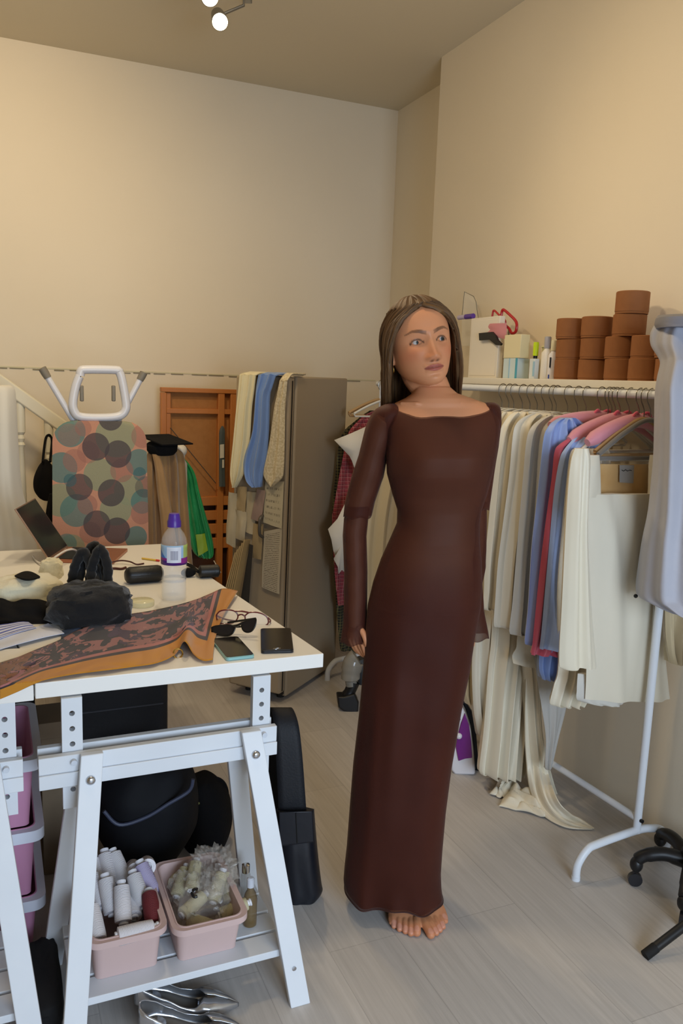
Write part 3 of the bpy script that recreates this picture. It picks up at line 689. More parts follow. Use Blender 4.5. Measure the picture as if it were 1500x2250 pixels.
def head_pt(z, a):
    w_, f_, bk_ = hp(z); ca, sa = math.cos(a), math.sin(a)
    yc = (f_+bk_)/2*max(0, min(1, (-.055-z)/.055))
    e = .95; x = w_*math.copysign(abs(ca)**e, ca)
    y = yc+((f_-yc)*abs(sa)**.88 if sa > 0 else -(yc-bk_)*abs(sa)**.95)
    if sa > 0: y += feat(x, z)*min(1, sa*2.2)
    return V((x, y, z*.94 if z < 0 else z))
nzr, nar = 150, 220; rings = []
for i in range(nzr+1):
    z = -.1125+.2245*i/nzr; rings.append([HX @ head_pt(z, 2*math.pi*j/nar) for j in range(nar)])
b.loft(rings)
b.tube(cat_rom([HX @ V((0, -.04, -.02)), HX @ V((.0, -.032, -.075)), Wp(948, 850, -.014), Wp(952, 878, -.012)], 4), [.046]*4+[.0445]*4+[.0445]*4+[.047], 24)
EYE = [V((s*.0315, .0648, -.001)) for s in (-1, 1)]
for c in EYE:   # eyelids: thick shells around each eyeball
    s = 1 if c.x > 0 else -1
    for upper in (1, -1):
        def lid(u, v, r):
            a = R(-72+144*u); k = 1-(abs(a)/R(60))**2
            edge = R(29)*max(k, -.25) if upper > 0 else -R(20)*max(k, -.35)
            bb = edge+(R(80)*upper-edge)*v
            return c+V((r*math.sin(a)*math.cos(bb), r*math.cos(a)*math.cos(bb), r*math.sin(bb)+.0006*s*math.sin(a)*r*60))
        k0 = len(b.v); nu, nv = 22, 8
        g = [[HX @ lid(i/nu, j/nv, .0152) for j in range(nv+1)]+[HX @ lid(i/nu, (nv-j)/nv, .0108) for j in range(nv+1)] for i in range(nu+1)]
        b.loft(g)
for s in (-1, 1):  # ears, under the hair
    b.ball(HX @ V((s*.074, -.012, -.012)), (.010, .018, .030), 8, X=HR)
body0 = b.build('person_form', skin)
rm = body0.modifiers.new('r', 'REMESH'); rm.mode = 'VOXEL'; rm.voxel_size = .0021
sm = body0.modifiers.new('s', 'SMOOTH'); sm.factor = .5; sm.iterations = 2
dg = bpy.context.evaluated_depsgraph_get(); dg.update()
me = bpy.data.meshes.new_from_object(body0.evaluated_get(dg)); bpy.data.objects.remove(body0, do_unlink=True)
me.name = 'person'
for p in me.polygons: p.use_smooth = True
ca_ = me.color_attributes.new('skin', 'FLOAT_COLOR', 'POINT')
HXi = HX.inverted(); sk0 = V(lin('#C98A62')[:3]); zmin = Wp(940, 860).z
lipc, browc, blush, lash_and_shade, nail, rosy = (V(lin(h)[:3]) for h in ('#9C4C44', '#4A3020', '#BF5F40', '#2A1A15', '#D9A79A', '#BD7052'))
cols = [0.0]*(len(me.vertices)*4)
def brow(ax_, z):
    if not .009 < ax_ < .056: return 0
    t = (ax_-.009)/.047; zc = .0175+.0085*math.sin(min(1, t*1.15)*2.0)-.004*max(0, t-.7)/.3
    th = .0052*(1-.65*t**2); return max(0, min(1, (th-abs(z-zc))/.0012))*(.5+.5*min(1, t*4))*(1-.3*t)
for v_ in me.vertices:
    c = sk0; co = v_.co
    if co.z > zmin:
        q = HXi @ co; x, y, z = q; z = z/.94 if z < 0 else z; ax_ = abs(x)
        if y > .03:
            f = .38*gs(((ax_-.048)/.018)**2+((z+.030)/.015)**2); c = c.lerp(blush, f)
            c = c.lerp(rosy, .25*gs((x/.016)**2+((z+.042)/.012)**2))
            if ax_ < .026 and -.081 < z < -.058:
                k = max(0, 1-(ax_/.0255)**2)
                up = -.0695+.0082*k**.8-.0016*gs((x/.0035)**2); dn = -.0695-.0095*k**.9
                f = max(0, min(1, min(up-z, z-dn)/.0014+.4)); c = c.lerp(lipc, .85*f)
                c = c.lerp(lash_and_shade, .45*f*gs(((z+.0695)/.0011)**2))  # crease shade between the lips, painted into the skin colour
            c = c.lerp(browc, .85*brow(ax_, z))
            c = c.lerp(lash_and_shade, .8*gs(((ax_-.0068)/.0032)**2+((z+.0535)/.0022)**2)*(y > .088))  # nostril shade painted as dark spots, no holes modelled
            for e in EYE:
                dx = x-e.x; dz = z-e.z
                if abs(dx) < .0165 and abs(dz) < .012:
                    a = math.asin(max(-1, min(1, dx/.0152))); k = 1-(abs(a)/R(60))**2
                    eu_ = .0152*math.sin(R(29)*max(k, -.25)); el_ = -.0152*math.sin(R(20)*max(k, -.35))
                    c = c.lerp(lash_and_shade, .9*gs(((dz-eu_-.0004)/.0017)**2)); c = c.lerp(lash_and_shade, .45*gs(((dz-el_)/.0011)**2))
    elif co.z < .04:
        for i, t in enumerate(TR+TL):
            d = (V((co.x, co.y, 0))-V((t.x, t.y, 0))).length
            if d < .02: c = c.lerp(rosy, .55*(1-d/.02))
            if d < .008 and co.z > .0125-.001*(i % 5): c = c.lerp(nail, .35)
    i = v_.index*4; cols[i:i+4] = (c[0], c[1], c[2], 1)
ca_.data.foreach_set('color', cols)
me.materials.clear(); me.materials.append(skin)
person = bpy.data.objects.new('person', me); COL.objects.link(person)
tag(person, 'barefoot woman in a long sheer brown dress standing with one arm behind her back', 'person')
# eyeballs
gz = (HR @ V((math.sin(R(24)), math.cos(R(24)), -.06))).normalized()
for c in EYE:
    X = gz.to_track_quat('Z', 'Y').to_matrix().to_4x4(); X.translation = HX @ c
    eb = MB(); r = .0128
    tabs = [(0, 0), (14, 1), (15, 1), (31, 2), (33, 2), (60, 2), (90, 2), (120, 2), (150, 2), (178, 2)]
    rr_ = [(r*math.sin(R(a)) if a else .0002, r*math.cos(R(a))) for a, _ in tabs]
    nn_ = 24
    for (q0, q1), mi in zip(zip(rr_, rr_[1:]), [0, 0, 1, 1, 2, 2, 2, 2, 2]):
        eb.mi = mi
        eb.loft([[X @ V((q[0]*math.cos(2*math.pi*j/nn_), q[0]*math.sin(2*math.pi*j/nn_), q[1])) for j in range(nn_)] for q in (q0, q1)], cap=False)
    eb.build('eyeball', [M('pupil', '#060606', .05), M('iris', '#3A3E3E', .08), M('eye_white', '#B5AFAA', .12)], person, angle=180)
# --- hair
m = M('hair_brown', '#5C4228', .52, spec=.3)
n = N(m); tc = n.new('ShaderNodeTexCoord'); nz1 = n.new('ShaderNodeTexNoise', i_Scale=5., i_Detail=5.); mp = n.new('ShaderNodeMapping'); mp.inputs['Scale'].default_value = (40, 1.2, 1)
n.l(tc.outputs['UV'], mp.inputs[0]); n.l(mp.outputs[0], nz1.inputs['Vector'])
rp = n.new('ShaderNodeValToRGB'); rp.color_ramp.elements[0].position = .32; rp.color_ramp.elements[1].position = .7
rp.color_ramp.elements[0].color = lin('#38271A'); rp.color_ramp.elements[1].color = lin('#745535'); n.l(nz1.outputs['Fac'], rp.inputs[0]); n.l(rp.outputs[0], n.b.inputs['Base Color'])
bp = n.new('ShaderNodeBump', i_Strength=.5, i_Distance=.002); n.l(nz1.outputs['Fac'], bp.inputs['Height']); n.l(bp.outputs[0], n.b.inputs['Normal'])
zcut = .0
down = -V((0, 0, 1))
def hair_pt(u, t, lift=0.0):
    """u -1..1 round the head from her right front edge over the back to her left front edge; t 0 crown .. 1 ends"""
    TH_ = .40
    if t < TH_:
        th = R(3)+R(95)*(t/TH_)
    else: th = R(98)
    thd = math.degrees(th)
    fm = interp([(0, 180), (44, 180), (50, 160), (60, 140), (75, 122), (90, 110), (100, 106)], thd)[0]
    phi = R(fm)*u
    rx, ry, rz = (.0865 if u < 0 else .094)+lift, .112+lift, .127+lift
    x = rx*math.sin(th)*math.sin(phi); y = -ry*math.sin(th)*math.cos(phi)*(1 if math.cos(phi) > 0 else .97)-.004; z = rz*math.cos(th)-.004
    if abs(u) < 1: z -= .0045*gs((x/.006)**2)*(thd < 60)      # parting
    p = HX @ V((x, y, z))
    if t >= TH_:
        k = (t-TH_)/(1-TH_); fall = .27*k
        p.z -= fall
        back = (1-abs(u))
        side = 1 if u > 0 else -1
        p += rdir*((-.004 if u < 0 else .026)*k**.8*min(1, abs(u)*1.6))
        p -= cdir*(.105*min(1, k*1.9)**1.5*(.45+.55*abs(u)))*1.0
        p += rdir*(-.012 if u > 0 else .006)*k*k*abs(u)
        if k > .6: p -= cdir*.0
    return p
hb = MB()
def hgrid(u, t):
    uu = -1+2*u; l = .0035+.0018*math.sin(uu*70+3*t)+.003*noise.noise(V((uu*14, t*2, 1)))
    return hair_pt(uu, t, l*min(1, t*6))
hb.grid(hgrid, 190, 56)
hair = hb.build('hair', m, person, solid=.010, off=-1)
lk = MB(); rg = random.Random(5)
for i in range(90):
    u = rg.choice((-1, 1))*(1-rg.random()**1.8*.9) if i < 66 else rg.uniform(-1, 1)
    t1 = rg.uniform(.7, 1.0); pts = [hair_pt(max(-1, min(1, u+.012*math.sin(3*s+i))), .17+(t1-.17)*s/9, .004+.0035*rg.random()) for s in range(10)]
    k0 = len(lk.v); w_ = rg.uniform(.0022, .0055)
    path = cat_rom(pts, 3); lk.tube(path, [w_*min(1, .3+q/6)*(1-.75*max(0, q/len(path)-.6)/.4) for q in range(len(path))], 6)
    for q in range(k0, len(lk.v)): lk.uv[q] = (((q-k0) % 6)/60+i*.037, (q-k0)/(len(lk.v)-k0))
lk.build('hair_lock', m, hair)
er = HX @ V((-.078, -.002, -.048))
MB().tube([er+HR @ V((.0, .009*math.cos(a), .011*math.sin(a))) for a in [2*math.pi*j/20 for j in range(21)]], .0014, 6).build('earring', M('gold', '#C9A45A', .25, 1), person)
# --- dress
dm = M('sheer_brown', '#52261A', .62, spec=.2, sheen=.05, alpha=.78, bump=(300, .04), var=(7, '#462016', .3))
n = N(dm); lw = n.new('ShaderNodeLayerWeight', i_Blend=.35)
n.l(n.math('ADD', n.math('MULTIPLY', lw.outputs['Facing'], .48), .47, True), n.b.inputs['Alpha'])
cuffs = []
def folds(ca, sa, y, p):
    d = bust(ca, sa, y, p)
    if y > 1200:
        k = min(1, (y-1200)/300); s_ = p.dot(eu)
        d += k*(.006*math.sin(s_*38+y*.006)+.004*noise.noise(V((s_*16, y*.004, 2))))*abs(sa)**.5
        if sa > 0 and y > 1440:
            sl = Wp(812-(y-1440)*.03, 1500).dot(eu); q_ = min(1, (y-1440)/120)*max(.25, 1-(y-1440)/520)
            d += q_*(.012*gs(((s_-sl-.018)/.012)**2)-.012*gs(((s_-sl+.004)/.010)**2)+.007*gs(((s_-sl-.07)/.02)**2))
        if y > 1905: d += (y-1905)/43*.005*math.sin(s_*75+1)
    d += .004*noise.noise(V((p.dot(eu)*14, y*.012, 7)))*abs(sa)
    return d
tab = []
for i in range(len(DR)-1):
    nst = max(2, int((DR[i+1][0]-DR[i][0])/9))
    for k in range(nst): tab.append(dress_at(DR[i][0]+(DR[i+1][0]-DR[i][0])*k/nst))
tab.append(DR[-1])
b = MB(); rings = []
for r_ in tab:
    y = r_[0]; dip = .024*max(0, 1-(y-887)/50)
    rg_ = ring(r_, 110, 0, dip, folds)
    if y > 1880:
        k = (y-1880)/68
        for j_, p in enumerate(rg_): p.z += k*(.004*math.sin(p.dot(eu)*40+.6)-.034*max(0, math.cos(2*math.pi*j_/len(rg_)))**1.5-.006)
    rings.append(rg_)
b.loft(rings, cap=False)
dress = b.build('dress', dm, person, solid=.0012)
MB().tube(rings[0]+[rings[0][0]], .0022, 6, cap=False).build('neckline_edge', M('brown_hem', '#3A1D17', .6), dress)
MB().tube(rings[-1]+[rings[-1][0]], .002, 6, cap=False).build('hem_edge', M('brown_hem', '#3A1D17', .6), dress)
lnm = M('brown_lining', '#3E1D15', .6, spec=.3)
n = N(lnm); tc = n.new('ShaderNodeTexCoord'); spz = n.new('ShaderNodeSeparateXYZ'); n.l(tc.outputs['Object'], spz.inputs[0])
mr = n.new('ShaderNodeMapRange'); mr.inputs['From Min'].default_value = Wp(930, 1215).z; mr.inputs['From Max'].default_value = Wp(930, 1345).z; n.l(spz.outputs[2], mr.inputs['Value']); n.l(mr.outputs[0], n.b.inputs['Alpha'])
lin_rings = []
for r_, rg_ in zip(tab, rings):
    if r_[0] >= 1200:
        c_ = sum(rg_, V((0, 0, 0)))/len(rg_); k_ = min(1, (r_[0]-1200)/60)
        lin_rings.append([p+(c_-p).normalized()*(.0025+.001*k_)+V((0, 0, .004 if r_[0] > 1930 else 0)) for p in rg_])
MB().loft(lin_rings, cap=False).build('skirt_lining', lnm, dress)
def sleeve(rows, name, seed, n=40):
    """rows: y, left, right, v centre, depth radius"""
    bb = MB(); rr_ = []
    for i in range(len(rows)-1):
        st_ = max(2, int((rows[i+1][0]-rows[i][0])/6))
        for k in range(st_+(i == len(rows)-2)):
            t = k/st_; y, xl, xr, vc, dv = [p+(q-p)*t for p, q in zip(rows[i], rows[i+1])]
            L, Rt = Wp(xl, y, vc), Wp(xr, y, vc); c = (L+Rt)/2; h = (Rt-L)/2; ln = (y-rows[0][0])/(rows[-1][0]-rows[0][0])
            rr_.append([c+h*math.cos(2*math.pi*j/n)*(1+.03*math.sin(j*.9+seed+y*.02))+ev*(dv*math.sin(2*math.pi*j/n)+.002*math.sin(y*.11+seed)*math.sin(2*math.pi*j/n+seed)) + V((0, 0, .003*math.sin(5*2*math.pi*j/n+seed)*(ln > .97))) for j in range(n)])
    bb.loft([[sum(rr_[0], V((0, 0, 0)))/n+(p-sum(rr_[0], V((0, 0, 0)))/n)*.1 for p in rr_[0]]]+rr_, cap=False) if 'upper' in name else bb.loft(rr_, cap=False)
    return bb.build(name, dm, dress, solid=.0012), rr_[-1]
hemm = M('brown_hem', '#3A1D17', .6)
for nm, rows, sd in (('upper_sleeve', [(887, 856, 872, -.005, .012), (889, 846, 882, -.005, .030), (893, 836, 888, -.005, .042), (899, 826, 890, -.006, .050), (908, 818, 888, -.006, .055), (920, 811, 882, -.008, .056), (941, 803, 867, -.012, .052), (1000, 789, 850, -.018, .047), (1048, 773, 842, -.022, .045), (1102, 758, 823, -.028, .043), (1134, 754, 816, -.03, .042)], 1),
                     ('lower_sleeve', [(1110, 762, 812, -.03, .036), (1141, 755, 808, -.03, .036), (1178, 753, 804, -.03, .035), (1257, 757, 806, -.026, .034), (1320, 756, 806, -.02, .033), (1370, 754, 805, -.018, .035), (1400, 749, 805, -.018, .040), (1408, 747, 805, -.018, .042)], 2),
                     ('upper_sleeve', [(885, 1068, 1084, -.008, .012), (887, 1058, 1090, -.008, .030), (891, 1052, 1095, -.01, .042), (897, 1052, 1098, -.012, .048), (908, 1054, 1100, -.015, .052), (930, 1058, 1100, -.025, .05), (980, 1045, 1094, -.045, .046), (1040, 1028, 1084, -.07, .043), (1117, 1018, 1073, -.088, .042)], 3),
                     ('lower_sleeve', [(1100, 1022, 1068, -.088, .036), (1180, 1018, 1068, -.098, .034), (1245, 1014, 1067, -.106, .033), (1280, 1012, 1059, -.11, .032), (1340, 1008, 1062, -.12, .034), (1380, 1004, 1069, -.125, .040), (1399, 1002, 1073, -.128, .044)], 4)):
    so, last = sleeve(rows, nm, sd)
    pass
# ================================================================== CLOTHES RACK AND GARMENTS
RA, RB = V((1.805, 1.755, 0)), V((1.715, 3.50, 0)); rdv = (RB-RA).normalized(); ZR = 1.442
rn = -rdv; rp_ = V((-rdv.y, rdv.x, 0))        # rn faces the camera along the rail, rp_ points away from the wall
def rail_at(px):
    d = ray(px, 862); k = d.x/d.y; dv = RB-RA
    t = (RA.x-k*RA.y)/(k*dv.y-dv.x); return RA+dv*t
rackm = M('rack_white', '#DCE0E6', .4, spec=.5)
rk = thing('clothes_rack', 'white tubular clothes rack full of cream and blue garments at the right', 'clothes rack', ((RA+RB)/2))
MB().tube([V((p.x, p.y, ZR)) for p in (RA+rn*.04, RB-rn*.04)], .0125, 12).build('rail', rackm, rk)
for P_ in (RA, RB):
    u_ = MB().tube([V((P_.x, P_.y, .10)), V((P_.x, P_.y, ZR))], .0125, 12).build('upright', rackm, rk)
    w1, w2 = .235, .20
    fp = cat_rom([P_+rp_*w1+V((0, 0, .012)), P_+rp_*(w1-.004)+V((0, 0, .05)), P_+rp_*(w1-.035)+V((0, 0, .088)), P_+rp_*(w1-.075)+V((0, 0, .098)), P_+V((0, 0, .106)), P_-rp_*(w2-.075-.06)+V((0, 0, .098)), P_-rp_*(w2-.035-.06)+V((0, 0, .085)), P_-rp_*(w2-.06)+V((0, 0, .05)), P_-rp_*(w2-.06)+V((0, 0, .012))], 5)
    MB().tube(fp, .0125, 12).build('foot', rackm, rk)
    for q in (fp[0], fp[-1]): MB().tube([q, q-V((0, 0, .012))], .0135, 12).build('foot_cap', rackm, rk)
MB().tube([V((RA.x, RA.y, .145)), V((RB.x, RB.y, .145))], .011, 12).build('lower_bar', rackm, rk)
MB().tube([V((RA.x, RA.y, .145))+rn*.012, V((RA.x, RA.y, .145))+rn*.02], .006, 10).build('screw_plug', blackp, rk)
# --- hangers
wirem = M('hanger_wire', '#8E8A80', .3, 1)
def hook(b, C, r=.0017, lean=0.0):
    c = V((C.x, C.y, ZR)); R1 = .0185
    pts = [c+rp_*(R1*math.cos(a))+V((0, 0, R1*math.sin(a)))+rdv*lean*.0 for a in [R(200)-R(200)*k/10 for k in range(11)]]
    pts += [c+rp_*.017+V((0, 0, -.018)), c+rp_*.006+V((0, 0, -.036))+rdv*lean, c+V((0, 0, -.050))+rdv*lean, c+V((0, 0, -.072))+rdv*lean]
    b.tube(cat_rom(pts, 3), r, 8); return c+V((0, 0, -.070))+rdv*lean
HK = {}
def hanger(px, kind, label, group=None, w=.20, slope=.09):
    C = rail_at(px); t = thing('clothes_hanger', label, 'clothes hanger', V((C.x, C.y, ZR-.07)), group)
    b = MB(); top = hook(b, C); b.build('hook', wirem, t)
    dcol = {'wood': M('hanger_wood', '#B79467', .5), 'white': M('hanger_white', '#DEDACF', .45), 'grey': M('grey_velvet', '#6E675F', .9, sheen=.4), 'pink': M('pink_satin', '#D48A96', .6, sheen=.4, bump=(60, .3))}[kind]
    L, Rt = top+rp_*w-V((0, 0, slope)), top-rp_*w-V((0, 0, slope))
    b = MB()
    if kind == 'pink':
        pth = cat_rom([L, top+rp_*w*.55-V((0, 0, slope*.45)), top-V((0, 0, .008)), top-rp_*w*.55-V((0, 0, slope*.45)), Rt], 8)
        b.tube(pth, [.012+.010*min(1, min(i, len(pth)-1-i)/3) for i in range(len(pth))], 14).build('padded_arm', dcol, t)
        bw = M('pink_bow', '#D8566F', .6, sheen=.4); b = MB()
        for s in (-1, 1): b.tube(cat_rom([top+V((0, 0, .004)), top+rp_*s*.022+V((0, 0, .016))+rn*.012, top+rp_*s*.034+V((0, 0, .004))+rn*.012, top+V((0, 0, .0))+rn*.01], 5), .0045, 8)
        b.ball(top+rn*.012, .006, 8).build('bow', bw, t)
    else:
        r = {'wood': .008, 'white': .0055, 'grey': .0075}[kind]
        pth = cat_rom([L-V((0, 0, .0)), top+rp_*w*.5-V((0, 0, slope*.40)), top-V((0, 0, .004)), top-rp_*w*.5-V((0, 0, slope*.40)), Rt], 8)
        b.tube(pth, r, 10).build('arms', dcol, t)
        MB().tube([L, L-V((0, 0, .012))-rp_*.006, Rt-V((0, 0, .012))+rp_*.006, Rt], r*.8, 8).build('trouser_bar', dcol, t)
    return C
satin = lambda nm, c, c2: M(nm, c, .42, sheen=.25, spec=.4, var=(3, c2, .3), bump=(14, .12), stretch=(1, 1, .25))
ivory = satin('ivory_satin', '#E4DBC6', '#D9CEB5'); ivory2 = satin('ivory_cotton', '#DCD4C2', '#D2C8B2'); beige = satin('beige_satin', '#D0BF9C', '#C2AF8A'); greyw = satin('pale_grey_silk', '#CFCBC2', '#C3BEB3')
blue1 = satin('blue_cotton', '#93A8DB', '#879CD0'); blue2 = satin('light_blue_cotton', '#A5B9E2', '#98ACD8'); blue3 = satin('steel_blue_cotton', '#7C8FBB', '#6F83AF'); rose = satin('rose_red', '#C65A6C', '#B84E60')
def garment(px, rows, label, cat, mm, seed, folds=4, amp=.010, depth=.035, sleeves=(), group=None, grow=.7, name=None, dC=0.0, name_part='garment_body'):
    C = rail_at(px); C = V((C.x, C.y, 1.2))+rn*dC
    t = thing(name or cat.replace(' ', '_'), label, cat, PP((rows[-1][1]+rows[-1][2])/2, rows[-1][0], C, rn), group)
    hang(rows, C, rn, depth, folds*1.25, amp*1.6, seed, nr=34, N=60, grow=grow*.75).build(name_part, mm, t)
    for i, (srows, d, sm_) in enumerate(sleeves):
        hang(srows, C+rn*d, rn, .045, 2.2, .007, seed+i+50, nr=30, N=26, grow=.8, hem=.004).build('sleeve', sm_ or mm, t)
    return t
CG = 'cream garments hanging on the rack'
# hangers front to back
hanger(1433, 'grey', 'grey velvet hanger nearest the dress form, holding the square-neck cream dress', w=.19, slope=.105)
hanger(1419, 'wood', 'wooden hanger just behind the grey velvet one', w=.18, slope=.10)
hanger(1408, 'pink', 'pink padded hanger with bow nearest the dress form', w=.195, slope=.075)
hanger(1366, 'pink', 'pink padded hanger with bow in the middle of the three', w=.195, slope=.075)
hanger(1322, 'pink', 'pink padded hanger with bow lying above the blue shirt', w=.20, slope=.035)
hanger(1386, 'white', 'white hanger between two pink padded hangers with its tip showing', w=.205, slope=.12)
for px in (1432-77, 1347, 1339): hanger(px, 'white', 'thin hanger among the crowded hooks behind the pink padded hangers', 'thin hangers with crowded hooks', w=.20, slope=.10)
for px in (1290, 1271, 1249, 1224, 1215, 1198, 1182, 1166, 1149, 1130, 1119, 1104): hanger(px, 'white', 'thin hanger carrying a cream garment on the rail under the shelf', 'thin hangers holding cream garments', w=.19, slope=.09)
# square-neck dress
t = garment(1440, [(1085, 1268, 1432), (1110, 1270, 1436), (1160, 1280, 1440), (1250, 1290, 1446), (1350, 1291, 1454), (1440, 1288, 1462), (1500, 1286, 1468), (1536, 1284, 1472)], 'cream square-neck mini dress with long bell sleeve at the front of the rack', 'dress', ivory2, 101, 1.8, .0035, .05,
    sleeves=[([(985, 1262, 1292), (1010, 1254, 1296), (1060, 1248, 1294), (1150, 1242, 1290), (1250, 1237, 1294), (1350, 1232, 1300), (1420, 1228, 1306), (1460, 1228, 1310), (1466, 1232, 1308)], .045, ivory)], grow=.6, dC=.03)
Cd = rail_at(1440); Cd = V((Cd.x, Cd.y, 1.2))+rn*.03
hang([(1000, 1284, 1316), (1040, 1276, 1318), (1092, 1268, 1319)], Cd, rn, .03, 1, .003, 102).build('strap', ivory2, t)
hang([(1000, 1428, 1444), (1040, 1428, 1442), (1092, 1426, 1438)], Cd, rn, .03, 1, .003, 103).build('strap', ivory2, t)
quadsheet([PP(x, y, Cd-rn*.035, rn) for x, y in ((1310, 1020), (1445, 1020), (1440, 1100), (1308, 1100))], M('tan_lining', '#B58A52', .7, var=(8, '#C9A876', .25)), 'back_lining', t, curl=.006)
lb = quadsheet([PP(x, y, Cd-rn*.026, rn) for x, y in ((1361, 1022), (1393, 1022), (1391, 1062), (1361, 1060))], M('grey_label', '#8F8A84', .7), 'neck_label', t, curl=.001)
MB().tube([PP(x, y, Cd-rn*.0245, rn) for x, y in ((1366, 1033), (1370, 1035), (1374, 1032), (1378, 1035), (1383, 1033), (1387, 1034))], .0011, 6).build('label_mark', blackp, lb)
hang([(1480, 1268, 1380), (1515, 1266, 1378), (1538, 1268, 1372), (1546, 1300, 1365)], Cd-rn*.02, rn, .05, 2, .006, 104).build('under_skirt', greyw, t)
garment(1446, [(1000, 1446, 1560), (1300, 1458, 1540), (1400, 1462, 1512), (1457, 1472, 1492)], 'beige cream garment mostly hidden behind the dress form', 'garment', beige, 105, 3, .008, .03, dC=.09)
garment(1386, [(985, 1262, 1330), (1010, 1250, 1340), (1150, 1236, 1330), (1300, 1224, 1320), (1460, 1226, 1300), (1505, 1216, 1300), (1545, 1207, 1282), (1548, 1220, 1276)], 'cream satin top with a flared cuff behind the square-neck dress', 'top', ivory, 106, 3.0, .009, .04)
garment(1372, [(960, 1262, 1330), (985, 1240, 1335), (1010, 1228, 1330), (1081, 1216, 1320), (1200, 1205, 1310), (1300, 1196, 1300), (1380, 1189, 1290), (1425, 1184, 1270)], 'light blue shirt in front of the rose red garment on the rack', 'shirt', blue2, 107, 3.4, .008, .04)
garment(1364, [(955, 1262, 1320), (975, 1230, 1320), (993, 1217, 1315), (1049, 1211, 1310), (1143, 1198, 1300), (1240, 1186, 1290), (1328, 1177, 1280), (1400, 1170, 1262), (1438, 1166, 1232)], 'rose red garment between the two blue shirts', 'garment', rose, 108, 2.4, .006, .035)
garment(1356, [(1000, 1250, 1310), (1200, 1215, 1300), (1380, 1190, 1262), (1460, 1183, 1234), (1492, 1190, 1220)], 'steel blue garment showing its hem under the rose red one', 'garment', blue3, 109, 3.2, .008, .03)
garment(1340, [(918, 1232, 1262), (926, 1214, 1275), (940, 1202, 1290), (965, 1193, 1300), (1049, 1184, 1300), (1130, 1175, 1295), (1206, 1167, 1290), (1328, 1160, 1280), (1408, 1152, 1262), (1414, 1158, 1250)], 'blue shirt with a folded collar left of the rose red garment', 'shirt', blue1, 110, 3.4, .009, .05)
garment(1290, [(912, 1205, 1262), (922, 1184, 1280), (940, 1165, 1285), (971, 1155, 1280), (1049, 1148, 1275), (1150, 1139, 1270), (1237, 1132, 1262), (1330, 1124, 1250), (1388, 1118, 1240), (1393, 1130, 1236)], 'cream shirt just left of the blue shirt', 'shirt', greyw, 111, 4.2, .010, .05, group=None)
garment(1262, [(908, 1170, 1235), (916, 1150, 1250), (933, 1132, 1258), (962, 1125, 1255), (1049, 1117, 1250), (1150, 1104, 1244), (1237, 1093, 1236), (1320, 1087, 1228), (1372, 1084, 1220), (1377, 1092, 1214)], 'cream shirt second to the left of the blue shirt', 'shirt', ivory2, 112, 4.6, .010, .05)
garment(1232, [(905, 1130, 1200), (915, 1116, 1215), (940, 1100, 1222), (980, 1090, 1220), (1049, 1081, 1216), (1150, 1072, 1206), (1237, 1064, 1198), (1300, 1062, 1192), (1335, 1060, 1184), (1340, 1068, 1180)], 'cream shirt third to the left of the blue shirt, beside the woman', 'shirt', ivory, 113, 4.4, .010, .05)
garment(1210, [(905, 1105, 1170), (930, 1090, 1180), (980, 1084, 1184), (1200, 1082, 1186), (1380, 1080, 1180), (1467, 1072, 1172), (1600, 1062, 1156), (1690, 1052, 1146), (1700, 1060, 1140)], 'long ivory satin dress hanging nearly to the floor beside the woman', 'dress', ivory, 114, 4.2, .014, .09)
garment(1186, [(908, 1090, 1140), (960, 1066, 1140), (1200, 1052, 1130), (1400, 1039, 1100), (1480, 1036, 1096), (1560, 1040, 1092), (1610, 1049, 1088), (1624, 1058, 1078)], 'pale long garment with rounded hem left of the long ivory dress', 'garment', ivory2, 115, 3, .010, .06)
garment(1160, [(910, 1060, 1110), (960, 1040, 1110), (1200, 1022, 1090), (1400, 1012, 1060), (1500, 1014, 1044), (1545, 1022, 1040)], 'beige fringed garment partly hidden behind the woman', 'garment', beige, 116, 3, .009, .04)
garment(1120, [(905, 1010, 1090), (960, 985, 1095), (1200, 960, 1080), (1400, 950, 1050), (1500, 960, 1040)], 'cream garment hanging behind the right arm of the woman', 'garment', beige, 117, 3, .009, .04)
# trailing satin dress with puddle on the floor
C = rail_at(1250); C = V((C.x, C.y, 1.0))
t = thing('satin_dress', 'ivory satin dress trailing its train on the floor under the rack', 'dress', PZ(1200, 1780, 0))
hang([(905, 1160, 1210), (1100, 1146, 1200), (1300, 1138, 1190), (1440, 1140, 1172), (1463, 1150, 1178), (1600, 1160, 1182), (1700, 1168, 1206), (1755, 1176, 1226), (1772, 1186, 1236)], C, rn, .07, 2.6, .010, 121, nr=40).build('dress_body', ivory, t)
quadsheet([PP(x, y, C+rn*.05, rn) for x, y in ((1142, 1400), (1182, 1405), (1186, 1472), (1132, 1460))], ivory, 'bell_cuff', t, curl=.02, solid=.002)
def train(pts, w0, seed, hh):
    """a soft fold of cloth lying along a floor path"""
    b = MB(); path = cat_rom(pts, 6); rings = []
    for i, p in enumerate(path):
        d = (path[min(i+1, len(path)-1)]-path[max(i-1, 0)]).normalized(); sd = V((d.y, -d.x, 0)).normalized(); k = i/(len(path)-1)
        w_ = w0(k); h = hh(k)
        ring_ = []
        for j in range(25):
            s = -1+2*j/24; z = h*(1-s*s)**.6*(.75+.35*math.sin(s*7+seed+k*3)+.3*noise.noise(V((s*3, k*5, seed))))
            ring_.append(V((p.x, p.y, 0))+sd*w_*(s+.12*math.sin(k*11+seed))+V((0, 0, .004+max(0, z)+p.z)))
        rings.append(ring_)
    return b.loft(rings, cap=False, close=False)
Lp = [PP(1155, 1455, C, rn), PP(1152, 1560, C, rn), PP(1154, 1650, C, rn), PZ(1164, 1735, .05), PZ(1190, 1788, .010), PZ(1238, 1817, .006), PZ(1297, 1822, .004)]
